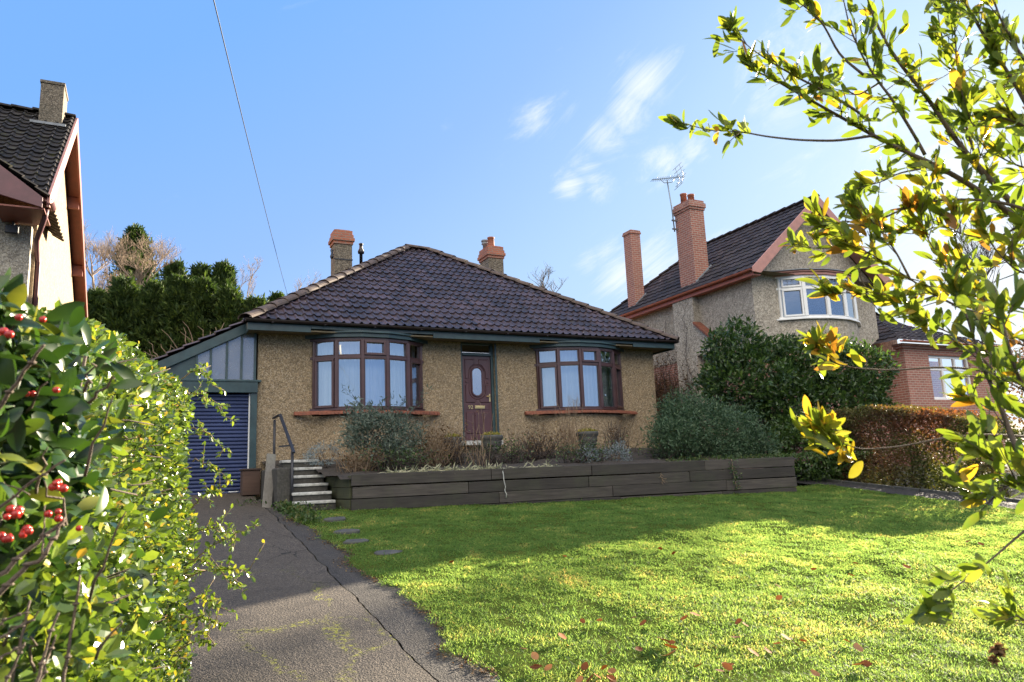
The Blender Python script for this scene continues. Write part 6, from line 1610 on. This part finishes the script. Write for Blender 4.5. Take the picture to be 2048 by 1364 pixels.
# dense brown thicket on the far right
P, D = clumped(260, 34, [(30.5, 14.5, 4.3, 3.2, 2.0, 2.0), (34, 14, 4.5, 3, 2, 2.0), (27.8, 15.5, 3.6, 1.5, 1.5, 1.3)], .3)
th_ = thing('thicket', 'brown leafy thicket behind the brick bay at the far right', 'bush', (31, 14.5, 1.0))
leaves('foliage', P, rvec(len(P)), D + rvec(len(P)) * .8, RNG.uniform(.10, .2, len(P)), .5, G_DRY, th_, 5)
q = MB()
for k_ in range(14): q.tube(curve_pts((31 + random.uniform(-2.5, 2.5), 14.5, 1), (31 + random.uniform(-3.5, 3.5), 14.5 + random.uniform(-1, 1), random.uniform(4, 6.4)), 0, .1, 7), [.08, .07, .06, .05, .04, .03, .01], 5)
q.build('stems', M['bark_dark'], th_)

# dried flower heads low on the right
for x_, y_, sz, lb in ((1995, 1300, .016, 'larger dry brown flower head low at the right edge'), (1988, 1320, .010, 'smaller dry brown flower head below the larger one')):
    c = at(x_, y_, 1.5); t = thing('dry_flower', lb, 'flower', tuple(c), 'dry flower heads at the right')
    q = MB(); q.tube([c, at(x_ + 18, y_ + 40, 1.5), at(x_ + 60, y_ + 100, 1.5)], [.0011, .0012, .0014], 5); q.build('stalk', M['bark_dark'], t)
    d = rvec(70); leaves('head', c + d * sz * .35 * RNG.random((70, 1)), d, rvec(70), sz * RNG.uniform(.5, 1.0, 70), .6, G_DRY, t, 8, .2, .5)

# moss and leaf litter gathered along the edge between drive and lawn
n = 2600
Y = RNG.uniform(2.5, 12.2, n); e_ = 2.07 + .22 * (vnoise(Y, Y * 0, 1.7, 61) - .5) + .12 * (vnoise(Y, Y * 0, 6.5, 62) - .5)
X = e_ - np.abs(RNG.normal(0, .07, n)) + .04; kp = vnoise(X, Y, 3.2, 71) > .42; X, Y = X[kp], Y[kp]; n = len(X)
o = leaves('leaf_litter', np.stack([X, Y, ground_z(Y) + .008 + .012 * RNG.random(n)], 1), nrmz(rvec(n) * [1, 1, .3]), RNG.normal(0, .3, (n, 3)) + [0, 0, 1], RNG.uniform(.012, .035, n), .6, G_DRY, None, 5)
tag(o, 'brown leaf litter along the edge between drive and lawn', 'leaf litter', None, 'stuff')
# across the road, seen only mirrored in the windows
up_ = thing('utility_pole', 'pale pole across the road mirrored in the left bow window', 'pole', (-6.0, -6.5, 0))
q = MB(); q.tube([(-6.0, -6.5, -.2), (-5.9, -6.5, 4), (-5.75, -6.5, 9.5)], [.15, .13, .10], 12); q.build('shaft', M['nosing'], up_)
q = MB(); q.bar((-6.5, -6.5, 8.6), (-5.1, -6.5, 8.6), .08, .1); q.build('crossarm', M['bark'], up_)
bush('roadside_tree', 'leafy tree across the road mirrored in the left bow window', 'tree', [(-8.6, -8, 3.6, 1.5, 1.5, 1.5), (-9.3, -8.4, 2.6, 1.6, 1.5, 1.5), (-7.7, -8, 2.4, 1.2, 1.2, 1.2)], 300, 24, .16, (.12, .2), .4, G_EVER, (-8.6, -8, 0), 5, 10)
bush('roadside_tree', 'leafy tree across the road mirrored in the right bow window', 'tree', [(23, -11, 4.2, 2.6, 2, 2.2), (25.5, -11, 3.6, 2.2, 2, 2), (20.8, -10.5, 2.8, 1.6, 1.5, 1.6)], 300, 24, .2, (.15, .25), .4, G_CON, (23, -11, 0), 5, 10)
t = thing('roadside_tree', 'leafless tree across the road mirrored in the right bow window', 'tree', (7.2, -9, 0)); q = MB(); bare_tree(q, (7.2, -9, -.1), 8.2, .8, 77, 5, .12, 4, (3, 4)); q.build('branches', M['bark_dark'], t)
